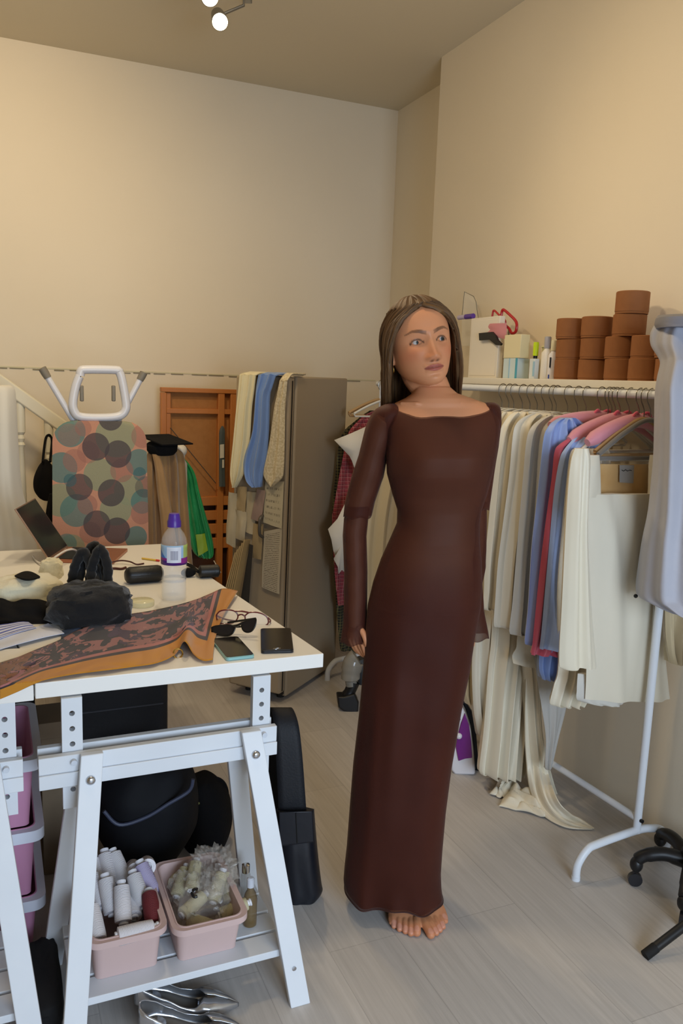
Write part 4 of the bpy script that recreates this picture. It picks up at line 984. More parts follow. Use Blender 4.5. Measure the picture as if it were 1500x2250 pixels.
Rp = [PP(1182, 1455, C, rn), PP(1186, 1580, C, rn), PP(1200, 1680, C, rn), PZ(1222, 1752, .085), PZ(1250, 1786, .045), PZ(1276, 1800, .020), PZ(1304, 1820, .006)]
Lc, Rc = cat_rom(Lp, 8), cat_rom(Rp, 8)
def trail(u, v):
    k = u*(len(Lc)-1); i_ = min(int(k), len(Lc)-2); p = Lc[i_].lerp(Lc[i_+1], k-i_).lerp(Rc[i_].lerp(Rc[i_+1], k-i_), v)
    o = (.014*math.sin(v*13+u*2)+.008*math.sin(v*23+1+u*5))*math.sin(3.14*min(1, v*1.0))**.3*(1-.6*u)
    q = p+V((-.25, -.7, .35))*o; q.z = max(q.z, .003); return q
MB().grid(trail, 60, 30).build('train', ivory, t, solid=.004)
def crumple(c, seed, h):
    q = [PZ(x, y, .004) for x, y in c]
    def fn(u, v):
        p = q[0].lerp(q[1], u).lerp(q[3].lerp(q[2], u), v); e = min(1, 5*min(u, 1-u, v, 1-v)+.15)
        d = V((noise.noise(V((u*3, v*3, seed))), noise.noise(V((u*3, v*3, seed+9))), 0))*.018
        p = p+d; p.z = .004+h*e*(.25+1.1*abs(noise.noise(V((u*2.2+seed, v*4.5-u*2, seed))))+.45*(1-abs(2*v-1))); return p
    MB().grid(fn, 36, 26).build('train_fold', ivory, t, solid=.003)
crumple([(1118, 1698), (1142, 1712), (1112, 1756), (1076, 1744)], 1.3, .030)
crumple([(1124, 1728), (1180, 1748), (1200, 1797), (1096, 1772)], 4.1, .034)
tag(hang([(1440, 1172, 1262), (1500, 1180, 1252), (1560, 1190, 1242), (1620, 1198, 1226), (1680, 1196, 1212), (1690, 1198, 1208)], rail_at(1300)*1+V((0, 0, 1)), rn, .012, 2, .006, 123).build('sheer_panel', M('sheer_grey', '#BDB9B2', .7, alpha=.75)), 'pale sheer cloth tapering down behind the trailing satin dress', 'cloth')
# garments behind the woman
m = M('red_plaid', '#9A3B42', .85, sheen=.2)
def plaid(m, sc, base, c1, c2):
    n = N(m); tc = n.new('ShaderNodeTexCoord'); sp = n.new('ShaderNodeSeparateXYZ'); n.l(tc.outputs['Object'], sp.inputs[0])
    col = base; hx = n.math('ADD', sp.outputs[0], n.math('MULTIPLY', sp.outputs[1], .3))
    for ax_, w_, cc, al in ((sp.outputs[2], .34, c1, .6), (hx, .34, c1, .5), (sp.outputs[2], .12, c2, .7), (hx, .12, c2, .6)):
        f = n.math('FRACT', n.math('MULTIPLY', ax_, sc)); col = n.mix(n.math('MULTIPLY', n.math('LESS_THAN', f, w_), al), col, cc)
    n.l(col, n.b.inputs['Base Color'])
plaid(m, 55, '#9C3E48', '#5E2028', '#D08A88')
m2 = M('dark_check', '#26241E', .85, sheen=.2); plaid(m2, 70, '#1E1D1A', '#4A452A', '#8A8250')
hanger(838, 'wood', 'wooden hanger tip showing at the left of the woman above the checked shirts', w=.17, slope=.07)
hanger(850, 'white', 'hidden hanger under the dark checked shirt behind the woman', w=.17, slope=.07)
garment(842, [(900, 826, 860), (912, 800, 880), (925, 786, 890), (945, 768, 900), (970, 760, 900), (1039, 746, 895), (1113, 733, 890), (1145, 729, 888), (1250, 734, 880), (1330, 742, 870)], 'red checked shirt hanging behind the left arm of the woman', 'shirt', m, 131, 3, .008, .045)
garment(828, [(902, 812, 850), (912, 796, 870), (928, 776, 880), (946, 756, 890), (975, 744, 890), (1048, 736, 890), (1150, 728, 886), (1300, 736, 880), (1420, 746, 870), (1425, 752, 866)], 'dark yellow checked shirt behind the red checked one', 'shirt', m2, 132, 3, .008, .04)
garment(900, [(898, 905, 960), (920, 880, 985), (960, 850, 1000), (1050, 824, 1000), (1150, 806, 990), (1280, 800, 980), (1420, 812, 970), (1430, 820, 960)], 'cream garment seen in the gap between the arm and waist of the woman', 'garment', beige, 133, 4.5, .012, .06)
pap = M('pattern_paper', '#DCD6CA', .85, bump=(20, .1))
Cp = rail_at(862); Cp = V((Cp.x, Cp.y, 1.2))
def paper_poly(pts, label, d, seed):
    cc = sum((PP(x, y, Cp+rn*d, rn) for x, y in pts), V((0, 0, 0)))/len(pts)
    b = MB(); q = [PP(x, y, Cp+rn*d, rn) for x, y in pts]
    k = b.add([cc+rn*.01]+[p+rn*.004*math.sin(i*2.1+seed) for i, p in enumerate(q)], []); n_ = len(q)
    b.f += [(0, 1+i, 1+(i+1) % n_) for i in range(n_)]; b.m += [0]*n_
    return tag(b.build('pattern_paper', pap, solid=.001), label, 'paper')
paper_poly([(734, 967), (770, 952), (812, 934), (830, 960), (815, 1010), (790, 1060), (778, 1028), (772, 1012), (768, 1002), (752, 986)], 'white paper pattern piece with a pointed corner over the red checked shirt', .02, 0)
paper_poly([(760, 1100), (741, 1140), (721, 1163), (727, 1185), (732, 1210), (737, 1222), (732, 1228), (742, 1246), (744, 1262), (750, 1252), (758, 1258), (790, 1200), (800, 1120), (780, 1085)], 'lower white paper pattern piece with a ragged edge beside the sleeve', .035, 1)
# cord the papers hang from
# ================================================================== SHELF ON THE RIGHT WALL
ZS = 1.482
sh = tag(MB().box((1.80, 1.60, ZS-.026), (2.0, 3.10, ZS)).build('wall_shelf', M('shelf_white', '#E6E0D2', .35), smooth=False, bevel=.002), 'long white wall shelf above the rail carrying the brown boxes', 'shelf')
for y in (1.75, 2.9): MB().box((1.83, y-.01, ZS-.04), (2.0, y+.01, ZS-.026)).build('bracket', M('shelf_white', '#E6E0D2', .35), sh)
kraftb = M('brown_card', '#935E34', .75, var=(30, '#87542D', .3), bump=(90, .1))
def yat(px, X=1.88): return PX(px, 834, X).y
lids = []
rb_, hb_ = .052, .0705
def tub(loc, label):
    t = thing('round_box', label, 'box', loc, 'round brown boxes on the shelf', world=False)
    MB().lathe([(.0, 0), (rb_-.0012, 0), (rb_-.0012, hb_*.80)], n=36).build('box_base', kraftb, t)
    MB().lathe([(rb_, hb_*.10), (rb_, hb_-.003), (rb_-.003, hb_-.0005), (0, hb_-.0005)], n=36, cap=False).build('box_lid', kraftb, t)
    return t
proto = None
rgx = random.Random(4)
for px, k, nm in ((1241, 3, 'first brown stack from the left'), (1293, 3, 'second brown stack from the left'), (1354, 4, 'tall brown stack'), (1409, 2, 'low brown stack right of the tall one'), (1463, 2, 'brown stack half hidden by the dress form')):
    for i in range(k):
        pos = {0: 'bottom', k-1: 'top'}.get(i, 'second' if i == 1 else 'third')
        lab = f'round brown box, {pos} of the {nm}' if pos in ('bottom', 'top') else f'round brown box, {pos} from the bottom of the {nm}'
        p = V((1.895+rgx.uniform(-.006, .006), yat(px)+rgx.uniform(-.004, .004)-(.018 if k == 4 and i > 1 else 0), ZS+i*hb_))
        if proto is None: proto = tub(p, lab); bpy.context.view_layer.update()
        else: copy_tree(proto, Matrix.Translation(p), lab)
whitep = M('white_plastic', '#E4DFD6', .35); mattew = M('white_card', '#E6DED0', .7)
def sbox(name, x0, y0, x1, y1, X0, xs, mm, label, cat, z0=None):
    A, B = PX(x0, 834, X0), PX(xs, 834, X0); X1 = PY(x1, 834, B.y).x; zt = PX((x0+x1)/2, y0, X0).z
    zb = ZS if z0 is None else z0
    t = thing(name, label, cat, V(((X0+X1)/2, (A.y+B.y)/2, zb)))
    bd = MB().box((X0, B.y, zb), (X1, A.y, zt)).build('box_body', mm, t, bevel=.002)
    return t, (A.y, B.y, zb, zt), bd
t, q, _ = sbox('file_box', 1027, 697, 1101, 836, 1.86, 1089, mattew, 'tall white box at the left end of the shelf', 'box')
MB().box((1.8585, q[1]+.01, q[2]+.01), (1.8598, q[0]-.012, q[3]-.012)).build('box_panel', mattew, t, bevel=.001)
zbx = q[3]
t, q, _ = sbox('small_box', 1103, 787, 1160, 836, 1.85, 1134, M('pale_blue_card', '#C9DBE2', .6), 'pale blue white box under the cream box on the shelf', 'box')
MB().box((1.8485, q[1], q[2]), (1.8498, q[1]+.012, q[3])).build('teal_stripe', M('teal_ink', '#4FA3BF', .6), t)
MB().box((1.8485, q[1]+.05, q[2]), (1.8498, q[1]+.055, q[3])).build('teal_stripe', M('blue_ink', '#9CC3DC', .6), t)
zc = q[3]
t, q2, _ = sbox('cream_box', 1102, 735, 1158, 787, 1.85, 1138, M('cream_card', '#E3D9B4', .7), 'cream cardboard box on top of the pale blue one', 'box', z0=zc+.0005)
t, q3, _ = sbox('small_box', 1160, 788, 1182, 836, 1.85, 1172, M('white_blue_card', '#D6DEE2', .6), 'little pale box beside the white bottles on the shelf', 'box')
MB().box((1.8485, q3[1], q3[2]+.01), (1.8498, q3[1]+.01, q3[3]-.01)).build('printed_side', M('blue_ink', '#9CC3DC', .6), t)
yl = M('neon_yellow', '#C6E01E', .4, emit=None)
t = thing('highlighter', 'neon yellow highlighter standing on the little pale box', 'pen', V((1.88, yat(1172), q3[3])))
MB().lathe([(.008, .0015), (.008, .012)], (1.88, yat(1172), q3[3]), 14).build('pen_tip', blackp, t)
MB().lathe([(.010, .012), (.0105, .055), (.009, .062)], (1.88, yat(1172), q3[3]), 16).build('pen_cap', yl, t)
def sbottle(px, ztop, r, mm, label, capm_, kind):
    y = yat(px); zt = PX(px, ztop, 1.88).z; h = zt-ZS; c = (1.88, y, ZS)
    t = thing(kind, label, 'bottle', c)
    MB().lathe([(r*.92, 0), (r, .004), (r, h*.62), (r*.55, h*.70), (r*.5, h*.74)], c, 20).build('bottle_body', mm, t)
    MB().lathe([(r*.62, h*.73), (r*.62, h*.98), (r*.5, h)], c, 18).build('cap', capm_, t)
    return t, c, h
t, c, h = sbottle(1197, 740, .020, whitep, 'white bottle with grey cap on the shelf', M('grey_cap', '#A3A2AC', .4), 'bottle')
t, c, h = sbottle(1211, 748, .017, M('white_label_plastic', '#DFDDE4', .35), 'white bottle with blue and black label marks beside the brown boxes', M('cream_cap', '#D8D2B8', .4), 'bottle')
for (dx, dz, hz, mm) in ((-.004, h*.30, h*.26, blackp), (.0, h*.02, h*.10, M('blue_label', '#3A4FA0', .4))):
    MB().tube([V((c[0]-.0172, c[1]+dx-.004, c[2]+dz)), V((c[0]-.0172, c[1]+dx-.004, c[2]+dz+hz))], .0028, 8).build('label_mark', mm, t)
tag(MB().lathe([(.028, 0), (.028, .003), (.026, .006)], (1.93, yat(1200, 1.93), ZS+.118), 20).lathe([(.024, -.118), (.024, 0)], (1.93, yat(1200, 1.93), ZS+.118), 18).build('tin', M('cream_tin', '#D6CFA6', .4, 0)), 'cream round tin standing behind the white bottles', 'tin')
# scissors with red handles in a clear cup, pink cloth and black clip
redp = M('red_handle', '#B3232A', .3, spec=.6)
X0 = 1.90
for k, (lp_, lab) in enumerate((([(1080, 705), (1082, 690), (1085, 682), (1096, 692), (1107, 701), (1110, 708), (1107, 716), (1098, 712), (1088, 710)], 'scissors with the smaller red handle on the left, blades down'), ([(1101, 694), (1103, 683), (1107, 681), (1120, 692), (1134, 708), (1133, 728), (1124, 732), (1118, 722), (1108, 712)], 'scissors with the bigger red handle standing behind the cream box'))):
    t = thing('scissors', lab, 'scissors', V((X0, yat(1105), ZS)))
    pts = [PX(x, y, X0+.015*k) for x, y in lp_]
    MB().tube(cat_rom(pts+[pts[0]], 4), .0058 if k else .0042, 8, flat=1).build('handle', redp, t)
    MB().bar(pts[-2], PX(1104+k*12, 790, X0+.02*k), .012, .003, up=(1, 0, 0)).build('blade', M('blade_steel', '#B8B8BC', .2, 1), t)
tag(quadsheet([PX(1058, 712, 1.858), PX(1110, 710, 1.858), PX(1110, 745, 1.858), PX(1056, 733, 1.858)], M('pink_cloth', '#D08B92', .8), 'pink_swatch', curl=.006, solid=.004), 'pink fabric swatch folded over the white box on the shelf', 'cloth')
tag(MB().prism([PX(x, y, 1.845) for x, y in ((1051, 732), (1080, 729), (1088, 738), (1092, 747), (1100, 755), (1098, 759), (1088, 758), (1074, 746), (1052, 748))], (.01, 0, 0)).build('black_clip', blackp, smooth=False, bevel=.001), 'black clip hanging over the front of the tall white box', 'clip')
clear = M('clear_acrylic', '#F2F4F0', .08, spec=.6, alpha=.18)
rl = tag(MB().prism([PX(x, y, 1.95) for x, y in ((1014, 700), (1020, 641), (1040, 651), (1046, 665), (1052, 720), (1050, 760), (1014, 760))], (.003, 0, 0)).build('clear_ruler', clear, smooth=False), 'clear acrylic template standing up behind the tall white box', 'ruler')
ed = [PX(x, y, 1.949) for x, y in ((1014, 700), (1020, 641), (1040, 651), (1045, 662), (1052, 710))]
MB().tube(ed, .0014, 6).build('ruler_edge', M('acrylic_edge', '#6E6A5E', .3), rl)
pu = thing('glue_tube', 'purple capped tube lying on top of the tall white box beside her hair', 'tube', PX(1025, 690, 1.88))
A, B = PX(1008, 695, 1.87), PX(1040, 688, 1.87); A.z = B.z = zbx+.011
MB().tube([A, A.lerp(B, .55)], .010, 12).build('tube_body', M('lilac_film', '#B9AEC8', .4), pu)
MB().tube([A.lerp(B, .5), B], .011, 12).build('tube_cap', M('purple_cap', '#5B3A9A', .35), pu)

# ================================================================== DRESS FORM AND STANDS AT THE RIGHT EDGE
hub = V((1.845, 1.575, 0)); nd = V((-.90, -.43, 0)).normalized()
df = thing('dress_form', 'dress form under a pale grey garment cover at the right edge of the photo', 'dress form', hub)
Cf = V((1.835, 1.50, 1.2))
gcov = M('grey_cover', '#B3B3BC', .55, sheen=.1, spec=.35, bump=(14, 1.0), var=(4, '#A5A6B1', .3))
hang([(716, 1436, 1640), (735, 1428, 1640), (760, 1430, 1640), (785, 1446, 1640), (800, 1452, 1642), (830, 1446, 1646), (870, 1441, 1650), (920, 1440, 1652), (1000, 1438, 1652), (1060, 1432, 1654), (1120, 1425, 1658), (1180, 1412, 1664), (1240, 1402, 1672), (1280, 1397, 1676), (1302, 1400, 1676), (1314, 1424, 1668), (1330, 1470, 1640), (1336, 1500, 1620)], Cf, nd, .27, 3.2, .012, 201, nr=60, N=70, grow=.2).build('grey_cover', gcov, df)
hang([(693, 1446, 1630), (702, 1440, 1634), (716, 1437, 1638), (724, 1440, 1636)], Cf, nd, .22, 1, .002, 202, grow=0).build('shoulder_plate', M('dark_grey_cover', '#7F808C', .55), df)
MB().ball(PP(1402, 1307, Cf, nd)+nd*.02, .006, 8).build('cord_toggle', blackp, df)
MB().tube([hub+V((0, 0, .10)), hub+V((0, 0, .9))], .016, 14).build('pole', blackp, df)
MB().lathe([(.03, .085), (.034, .12), (.02, .16)], hub, 16).build('hub', blackp, df)
c1 = PZ(1393, 1945, 0); c2 = PZ(1452, 1858, .075)
a1 = math.atan2(c1.y-hub.y, c1.x-hub.x)
for k in range(5):
    a = a1+k*2*math.pi/5; d = V((math.cos(a), math.sin(a), 0)); L = .17 if hub.x+.2*d.x < 1.95 else .115
    if k == 0: L = (c1-hub).length
    arm = MB().tube(cat_rom([hub+V((0, 0, .10))+d*.02, hub+V((0, 0, .112))+d*L*.5, hub+V((0, 0, .10))+d*L*.85, hub+V((0, 0, .082))+d*L], 5), [.022]*4+[.02]*6+[.018]*5+[.016], 12).build('leg', blackp, df)
    e = hub+d*L
    cs = MB().ball(e+V((0, 0, .068)), (.019, .019, .024), 10).build('caster', blackp, arm)
    MB().tube([e+V((.0, 0, .0205))-V((d.y, -d.x, 0))*.008, e+V((.0, 0, .0205))+V((d.y, -d.x, 0))*.008], .0205, 18).build('wheel', M('wheel_dark', '#202024', .3), arm)
ls = thing('light_stand', 'black tubular stand leg on the floor at the lower right edge', 'stand', PZ(1425, 2098, .01))
e0 = PZ(1421, 2096, .012); e1 = PZ(1560, 1990, .10)
MB().tube([e0, e1], .0125, 12).build('leg', blackp, ls)
MB().tube([e0-(e1-e0).normalized()*.008, e0+(e1-e0).normalized()*.03], .0135, 12).build('leg_cap', M('rubber', '#0C0C0D', .8), ls)
MB().tube([e1+V((0, 0, -.10)), e1+V((0, 0, .9))], .013, 12).build('pole', blackp, ls)
# ================================================================== STEAM IRON AND VACUUM HEAD ON THE FLOOR
Yq = 2.50
ir = thing('steam_iron', 'purple and white steam iron standing on its heel behind the woman', 'iron', PZ(1020, 1690, 0))
Ci = PZ(1022, 1690, 0); ni = V((-.55, -.83, 0)).normalized()
pw = M('iron_white', '#DCD8DA', .25, spec=.6); pv = M('iron_purple', '#6E2176', .25, spec=.6)
def ip(x, y, d=0): return PP(x, y, Ci+ni*d, ni)
MB().prism([ip(*q) for q in ((988, 1640), (996, 1590), (1005, 1545), (1011, 1534), (1022, 1555), (1034, 1592), (1040, 1640), (1044, 1690), (1000, 1690), (992, 1680))], ni*.05).build('iron_body', pw, ir, bevel=.008)
MB().prism([ip(x, y, .0505) for x, y in ((1004, 1620), (1012, 1590), (1021, 1566), (1030, 1592), (1035, 1630), (1037, 1664), (1022, 1666), (1007, 1671), (1001, 1640))], ni*.006).build('purple_panel', pv, ir, bevel=.002)
MB().prism([ip(x, y, .0505) for x, y in ((998, 1590), (1006, 1568), (1012, 1580), (1004, 1592))], ni*.006).build('purple_panel', pv, ir, bevel=.002)
MB().ball(ip(1008, 1617, .056), .012, 10).build('dial', pw, ir)
MB().prism([ip(x, y, -.012) for x, y in ((990, 1650), (1010, 1526), (1018, 1532), (1036, 1560), (1046, 1610), (1052, 1690), (1000, 1690))], ni*.012).build('sole_plate', M('iron_sole', '#26282C', .25, .8), ir)
vc = thing('vacuum_cleaner', 'handheld vacuum cleaner with clear bin and black nozzle on the floor behind the table', 'vacuum cleaner', PZ(770, 1555, 0))
Cv = PZ(775, 1556, 0); nv_ = V((-.3, -.95, 0)).normalized()
def vp(x, y, d=0): return PP(x, y, Cv+nv_*d, nv_)
MB().tube(cat_rom([vp(772, 1505), vp(770, 1490), vp(772, 1470), vp(778, 1450), vp(784, 1444)], 4), [.026]*4+[.042]*4+[.046]*4+[.040]*4+[.025], 18).build('clear_bin', M('clear_bin', '#9C978C', .15, spec=.6, alpha=.75), vc)
MB().tube(cat_rom([vp(790, 1446, -.03), vp(796, 1470, -.03), vp(800, 1500, -.03)], 4), .03, 14).build('motor_body', M('dark_grey_plastic', '#3C3E40', .4), vc)
MB().tube(cat_rom([vp(778, 1498), vp(768, 1520), vp(762, 1535)], 4), [.026]*5+[.03]*4, 14).build('neck', blackp, vc)
MB().prism([vp(x, y, -.03) for x, y in ((738, 1519), (752, 1519), (775, 1512), (784, 1530), (782, 1556), (752, 1550), (740, 1541))], nv_*.07).build('nozzle', blackp, vc, bevel=.006)

# ================================================================== THINGS ON THE TABLE
def tp(x, y, h=0.0): return PZ(x, y, ZT+h)
# laptop
lpA, lpB = tp(108, 1229, .012), tp(150, 1201, .012); hx_ = (lpB-lpA); rt = V((hx_.y, -hx_.x, 0)).normalized()
lp_ = thing('laptop', 'open copper laptop with a dark screen at the far end of the table', 'laptop', V((lpA.x, lpA.y, ZT)))
cop = M('copper_metal', '#B8785A', .35, .6); scr = M('dark_screen', '#161312', .15, spec=.6)
dn = V((0, 0, -.0115)); W_ = .225
MB().hexa([lpA+dn, lpA+rt*W_+dn, lpB+rt*W_+dn, lpB+dn, lpA, lpA+rt*W_, lpB+rt*W_, lpB]).build('base', cop, lp_, bevel=.002, smooth=False)
f = lambda a, c: lpA.lerp(lpB, c)+rt*W_*a+V((0, 0, .0006))
MB().hexa([f(.10, .06), f(.50, .06), f(.50, .94), f(.10, .94)]+[q+V((0, 0, .0012)) for q in (f(.10, .06), f(.50, .06), f(.50, .94), f(.10, .94))]).build('keyboard', blackp, lp_, smooth=False)
T1, T2 = PY(34, 1118, lpA.y-.01), PY(77, 1094, lpB.y-.02)
nn_ = (lpB-lpA).cross(T1-lpA).normalized(); nn_ = nn_ if nn_.dot(rt) > 0 else -nn_
sc_ = MB().hexa([lpA, lpB, T2, T1]+[q-nn_*.006 for q in (lpA, lpB, T2, T1)]).build('screen_lid', M('laptop_lid', '#A58A78', .35, .7), lp_, smooth=False, bevel=.001)
g_ = lambda a, c: (lpA.lerp(lpB, a)).lerp(T1.lerp(T2, a), c)+nn_*.0008
MB().hexa([g_(.02, .03), g_(.98, .03), g_(.98, .98), g_(.02, .98)]+[q-nn_*.0008 for q in (g_(.02, .03), g_(.98, .03), g_(.98, .98), g_(.02, .98))]).build('screen', scr, sc_, smooth=False)
whc = M('white_cable', '#E2DEDA', .4)
tag(MB().tube(cat_rom([tp(72, 1222, .006), tp(84, 1236, .006), tp(104, 1236, .02), tp(124, 1222, .045), tp(144, 1210, .05), tp(160, 1207, .045), tp(170, 1212, .02)], 6), .0035, 8).build('charging_cable', whc), 'white charging cable looping in front of the laptop screen', 'cable')
brc = M('brown_cable', '#4A2420', .5)
tag(MB().tube(cat_rom([tp(228, 1240, .004), tp(262, 1232, .012), tp(285, 1234, .012), tp(300, 1240, .004), tp(316, 1238, .004)], 6), .0028, 8).build('brown_cable', brc), 'thin dark brown cable behind the black glasses case', 'cable')
tag(MB().tube(cat_rom([tp(232, 1252, .004), tp(250, 1249, .004), tp(266, 1250, .004), tp(276, 1247, .004)], 6), .0045, 8).build('short_cable', brc), 'thick dark brown cable left of the black glasses case', 'cable')
# black glasses case, black pouch with cord, pencil
caseM = M('case_black', '#131313', .45, bump=(120, .2))
A, B = tp(281, 1268, .028), tp(356, 1262, .028); A.y += .02; B.y += .02
cs = thing('glasses_case', 'black rounded glasses case lying behind the water bottle', 'case', V((A.x, A.y, ZT)))
d = (B-A).normalized(); MB().tube([A-d*.006, A, A+d*.01, B-d*.01, B, B+d*.006], [.015, .024, .028, .028, .024, .015], 16, up=(0, 0, 1)).build('case_body', caseM, cs)
MB().tube([A+d*.004+V((0, -.0278, .002)), B-d*.004+V((0, -.0278, .002))], .0012, 6).build('case_seam', M('seam_black', '#050505', .6), cs)
pc = thing('black_pouch', 'black pouch with a thin silver bar at the right edge of the table', 'pouch', tp(460, 1262))
A, B = tp(440, 1256, .022), tp(478, 1254, .022); d = (B-A).normalized()
MB().tube([A-d*.006, A, B, B+d*.006], [.012, .022, .022, .014], 14).build('pouch_body', caseM, pc)
MB().tube(cat_rom([A-d*.005, tp(430, 1252, .012), tp(420, 1244, .012), tp(412, 1240, .01)], 5), .0065, 8).build('pouch_cord', bk, pc)
MB().tube([tp(470, 1232, .04), tp(485, 1258, .012)], .0016, 6).build('silver_bar', chrome, pc)
tag(MB().ball(tp(414, 1258, .016), (.026, .014, .016), 10).build('cable_bundle', bk), 'small black tangled bundle just right of the water bottle', 'cable')
pn = thing('pencil', 'yellow pencil with a red end lying behind the glasses case', 'pencil', tp(335, 1230))
A, B = tp(312, 1227, .004), tp(350, 1232, .004)
MB().tube([A, A.lerp(B, .82)], .0038, 6).build('pencil_shaft', M('pencil_yellow', '#D8B24A', .4), pn); MB().tube([A.lerp(B, .82), B], .004, 8).build('pencil_end', M('pencil_red', '#C0392B', .5), pn)
# water bottle
bc = tp(382, 1318); sB = 2.41/F
bt = thing('water_bottle', 'clear plastic water bottle with purple cap standing on the table', 'bottle', bc)
m = M('bottle_plastic', '#F4F6F6', .04, spec=.5, alpha=.16)
def bz(y): return PP(382, y, bc, fh).z-ZT
prof = [(.030, .002), (.0365, .008), (.0375, .03), (.0365, .05), (.0375, .07), (.0365, bz(1275)), (.0345, bz(1262)), (.0345, bz(1256)), (.0375, bz(1248)), (.0385, bz(1240)), (.0385, bz(1192)), (.0365, bz(1183)), (.030, bz(1172)), (.020, bz(1162)), (.0165, bz(1158)), (.0165, bz(1150))]
MB().lathe(prof, bc, 40, cap=False).build('bottle_shell', m, bt)
MB().lathe([(.0, .004), (.033, .006), (.0355, .012), (.0365, .03), (.0355, .05), (.0365, .07), (.0355, bz(1275)), (.0335, bz(1262)), (.0335, bz(1256)), (.036, bz(1250)), (.0, bz(1249))], bc, 36, cap=False).build('water', M('water_clear', '#EEF4F2', .02, alpha=.12, spec=.6), bt)
MB().lathe([(.0205, bz(1157)), (.0205, bz(1145)), (.018, bz(1141)), (.0165, bz(1133)), (.0145, bz(1128)), (.0, bz(1127))], bc, 24, cap=False).build('cap', M('purple_plastic', '#4F2E97', .35), bt)
m = M('bottle_label', '#7CA8D8', .4, spec=.4)
n = N(m); uvn = n.new('ShaderNodeTexCoord'); sp = n.new('ShaderNodeSeparateXYZ'); n.l(uvn.outputs['UV'], sp.inputs[0]); U, Vv = sp.outputs[0], sp.outputs[1]
def band(a, lo, hi): return n.math('MULTIPLY', n.math('GREATER_THAN', a, lo), n.math('LESS_THAN', a, hi))
col = n.mix(n.math('GREATER_THAN', n.math('ADD', n.math('MULTIPLY', U, 2.2), Vv), 1.05), '#3B78CC', '#9FC0DE')
col = n.mix(n.math('GREATER_THAN', U, .72), col, '#A9BF6A')
col = n.mix(n.math('LESS_THAN', Vv, .36), col, '#8E2E86')
col = n.mix(n.math('LESS_THAN', n.math('SUBTRACT', Vv, n.math('MULTIPLY', n.math('SINE', n.math('MULTIPLY', U, 6.3)), .08)), .16), col, '#4A2378')
col = n.mix(n.math('MULTIPLY', band(U, .34, .66), band(Vv, .14, .92)), col, '#DCE0EA')
bar = n.math('LESS_THAN', n.math('FRACT', n.math('MULTIPLY', U, 58)), .5)
col = n.mix(n.math('MULTIPLY', bar, n.math('MULTIPLY', band(U, .43, .59), band(Vv, .28, .74))), col, '#5C5A78')
n.l(col, n.b.inputs['Base Color'])
b = MB(); a0 = math.atan2(-.93, -.2)
b.grid(lambda u, v: bc+V((.0389*math.cos(a0-1.75+3.5*u), .0389*math.sin(a0-1.75+3.5*u), bz(1237)+(bz(1194)-bz(1237))*v)), 40, 6).build('label', m, bt, solid=.0004)
# clear round lid
ld = thing('plastic_dish', 'small cream clear plastic dish lying left of the water bottle base', 'dish', tp(312, 1336))
MB().lathe([(.034, 0), (.036, .004), (.036, .014), (.032, .017), (.0, .017)], tp(312, 1330), 30, cap=False).build('lid_shell', M('clear_cream', '#E8DFAE', .15, alpha=.55, spec=.6), ld)
# scarf
m = M('silk_scarf', '#3A2522', .65, sheen=.2)
n = N(m); tc = n.new('ShaderNodeTexCoord'); sp = n.new('ShaderNodeSeparateXYZ'); n.l(tc.outputs['UV'], sp.inputs[0]); U, Vv = sp.outputs[0], sp.outputs[1]
mp = n.new('ShaderNodeMapping'); mp.inputs['Scale'].default_value = (6.5, 2.2, 1); n.l(tc.outputs['UV'], mp.inputs[0])
nz1 = n.new('ShaderNodeTexNoise', i_Scale=2.6, i_Detail=3., i_Distortion=1.6); n.l(mp.outputs[0], nz1.inputs['Vector'])
vo = n.new('ShaderNodeTexVoronoi', i_Scale=4.2); n.l(mp.outputs[0], vo.inputs['Vector'])
nz2 = n.new('ShaderNodeTexNoise', i_Scale=1.1); n.l(mp.outputs[0], nz2.inputs['Vector'])
base = n.mix(n.math('GREATER_THAN', nz2.outputs['Fac'], .54), '#241717', '#3E2238')
base = n.mix(n.math('LESS_THAN', n.math('ADD', U, n.math('MULTIPLY', nz2.outputs['Fac'], .3)), .30), base, '#7A4A2A')
col = n.mix(n.math('GREATER_THAN', nz1.outputs['Fac'], .53), base, '#8E5A56')
col = n.mix(n.math('LESS_THAN', vo.outputs['Distance'], .17), col, '#9A655E')
col = n.mix(n.math('MULTIPLY', n.math('LESS_THAN', n.math('ABSOLUTE', n.math('SUBTRACT', nz1.outputs['Fac'], .53)), .018), 1), col, '#1E1516')
e_ = n.math('MAXIMUM', Vv, n.math('ADD', n.math('MULTIPLY', n.math('SUBTRACT', U, .905), 2.2), .74))
col = n.mix(n.math('GREATER_THAN', e_, .62), col, '#A8655F')
col = n.mix(n.math('GREATER_THAN', e_, .675), col, '#2A1A18')
col = n.mix(n.math('GREATER_THAN', e_, .73), col, '#BA7A0A')
n.l(col, n.b.inputs['Base Color'])
SCF = [(0, 1458, 0, 1536), (32, 1448, 38, 1520), (80, 1428, 90, 1497), (124, 1410, 150, 1484), (180, 1382, 210, 1476), (256, 1356, 290, 1466), (330, 1343, 345, 1457), (390, 1330, 385, 1438), (430, 1318, 405, 1410), (460, 1306, 425, 1438), (490, 1294, 446, 1452), (522, 1299, 467, 1450)]
fn_ = (FR-FL).cross(V((0, 0, 1))).normalized()
fn_ = fn_ if fn_.y < 0 else -fn_
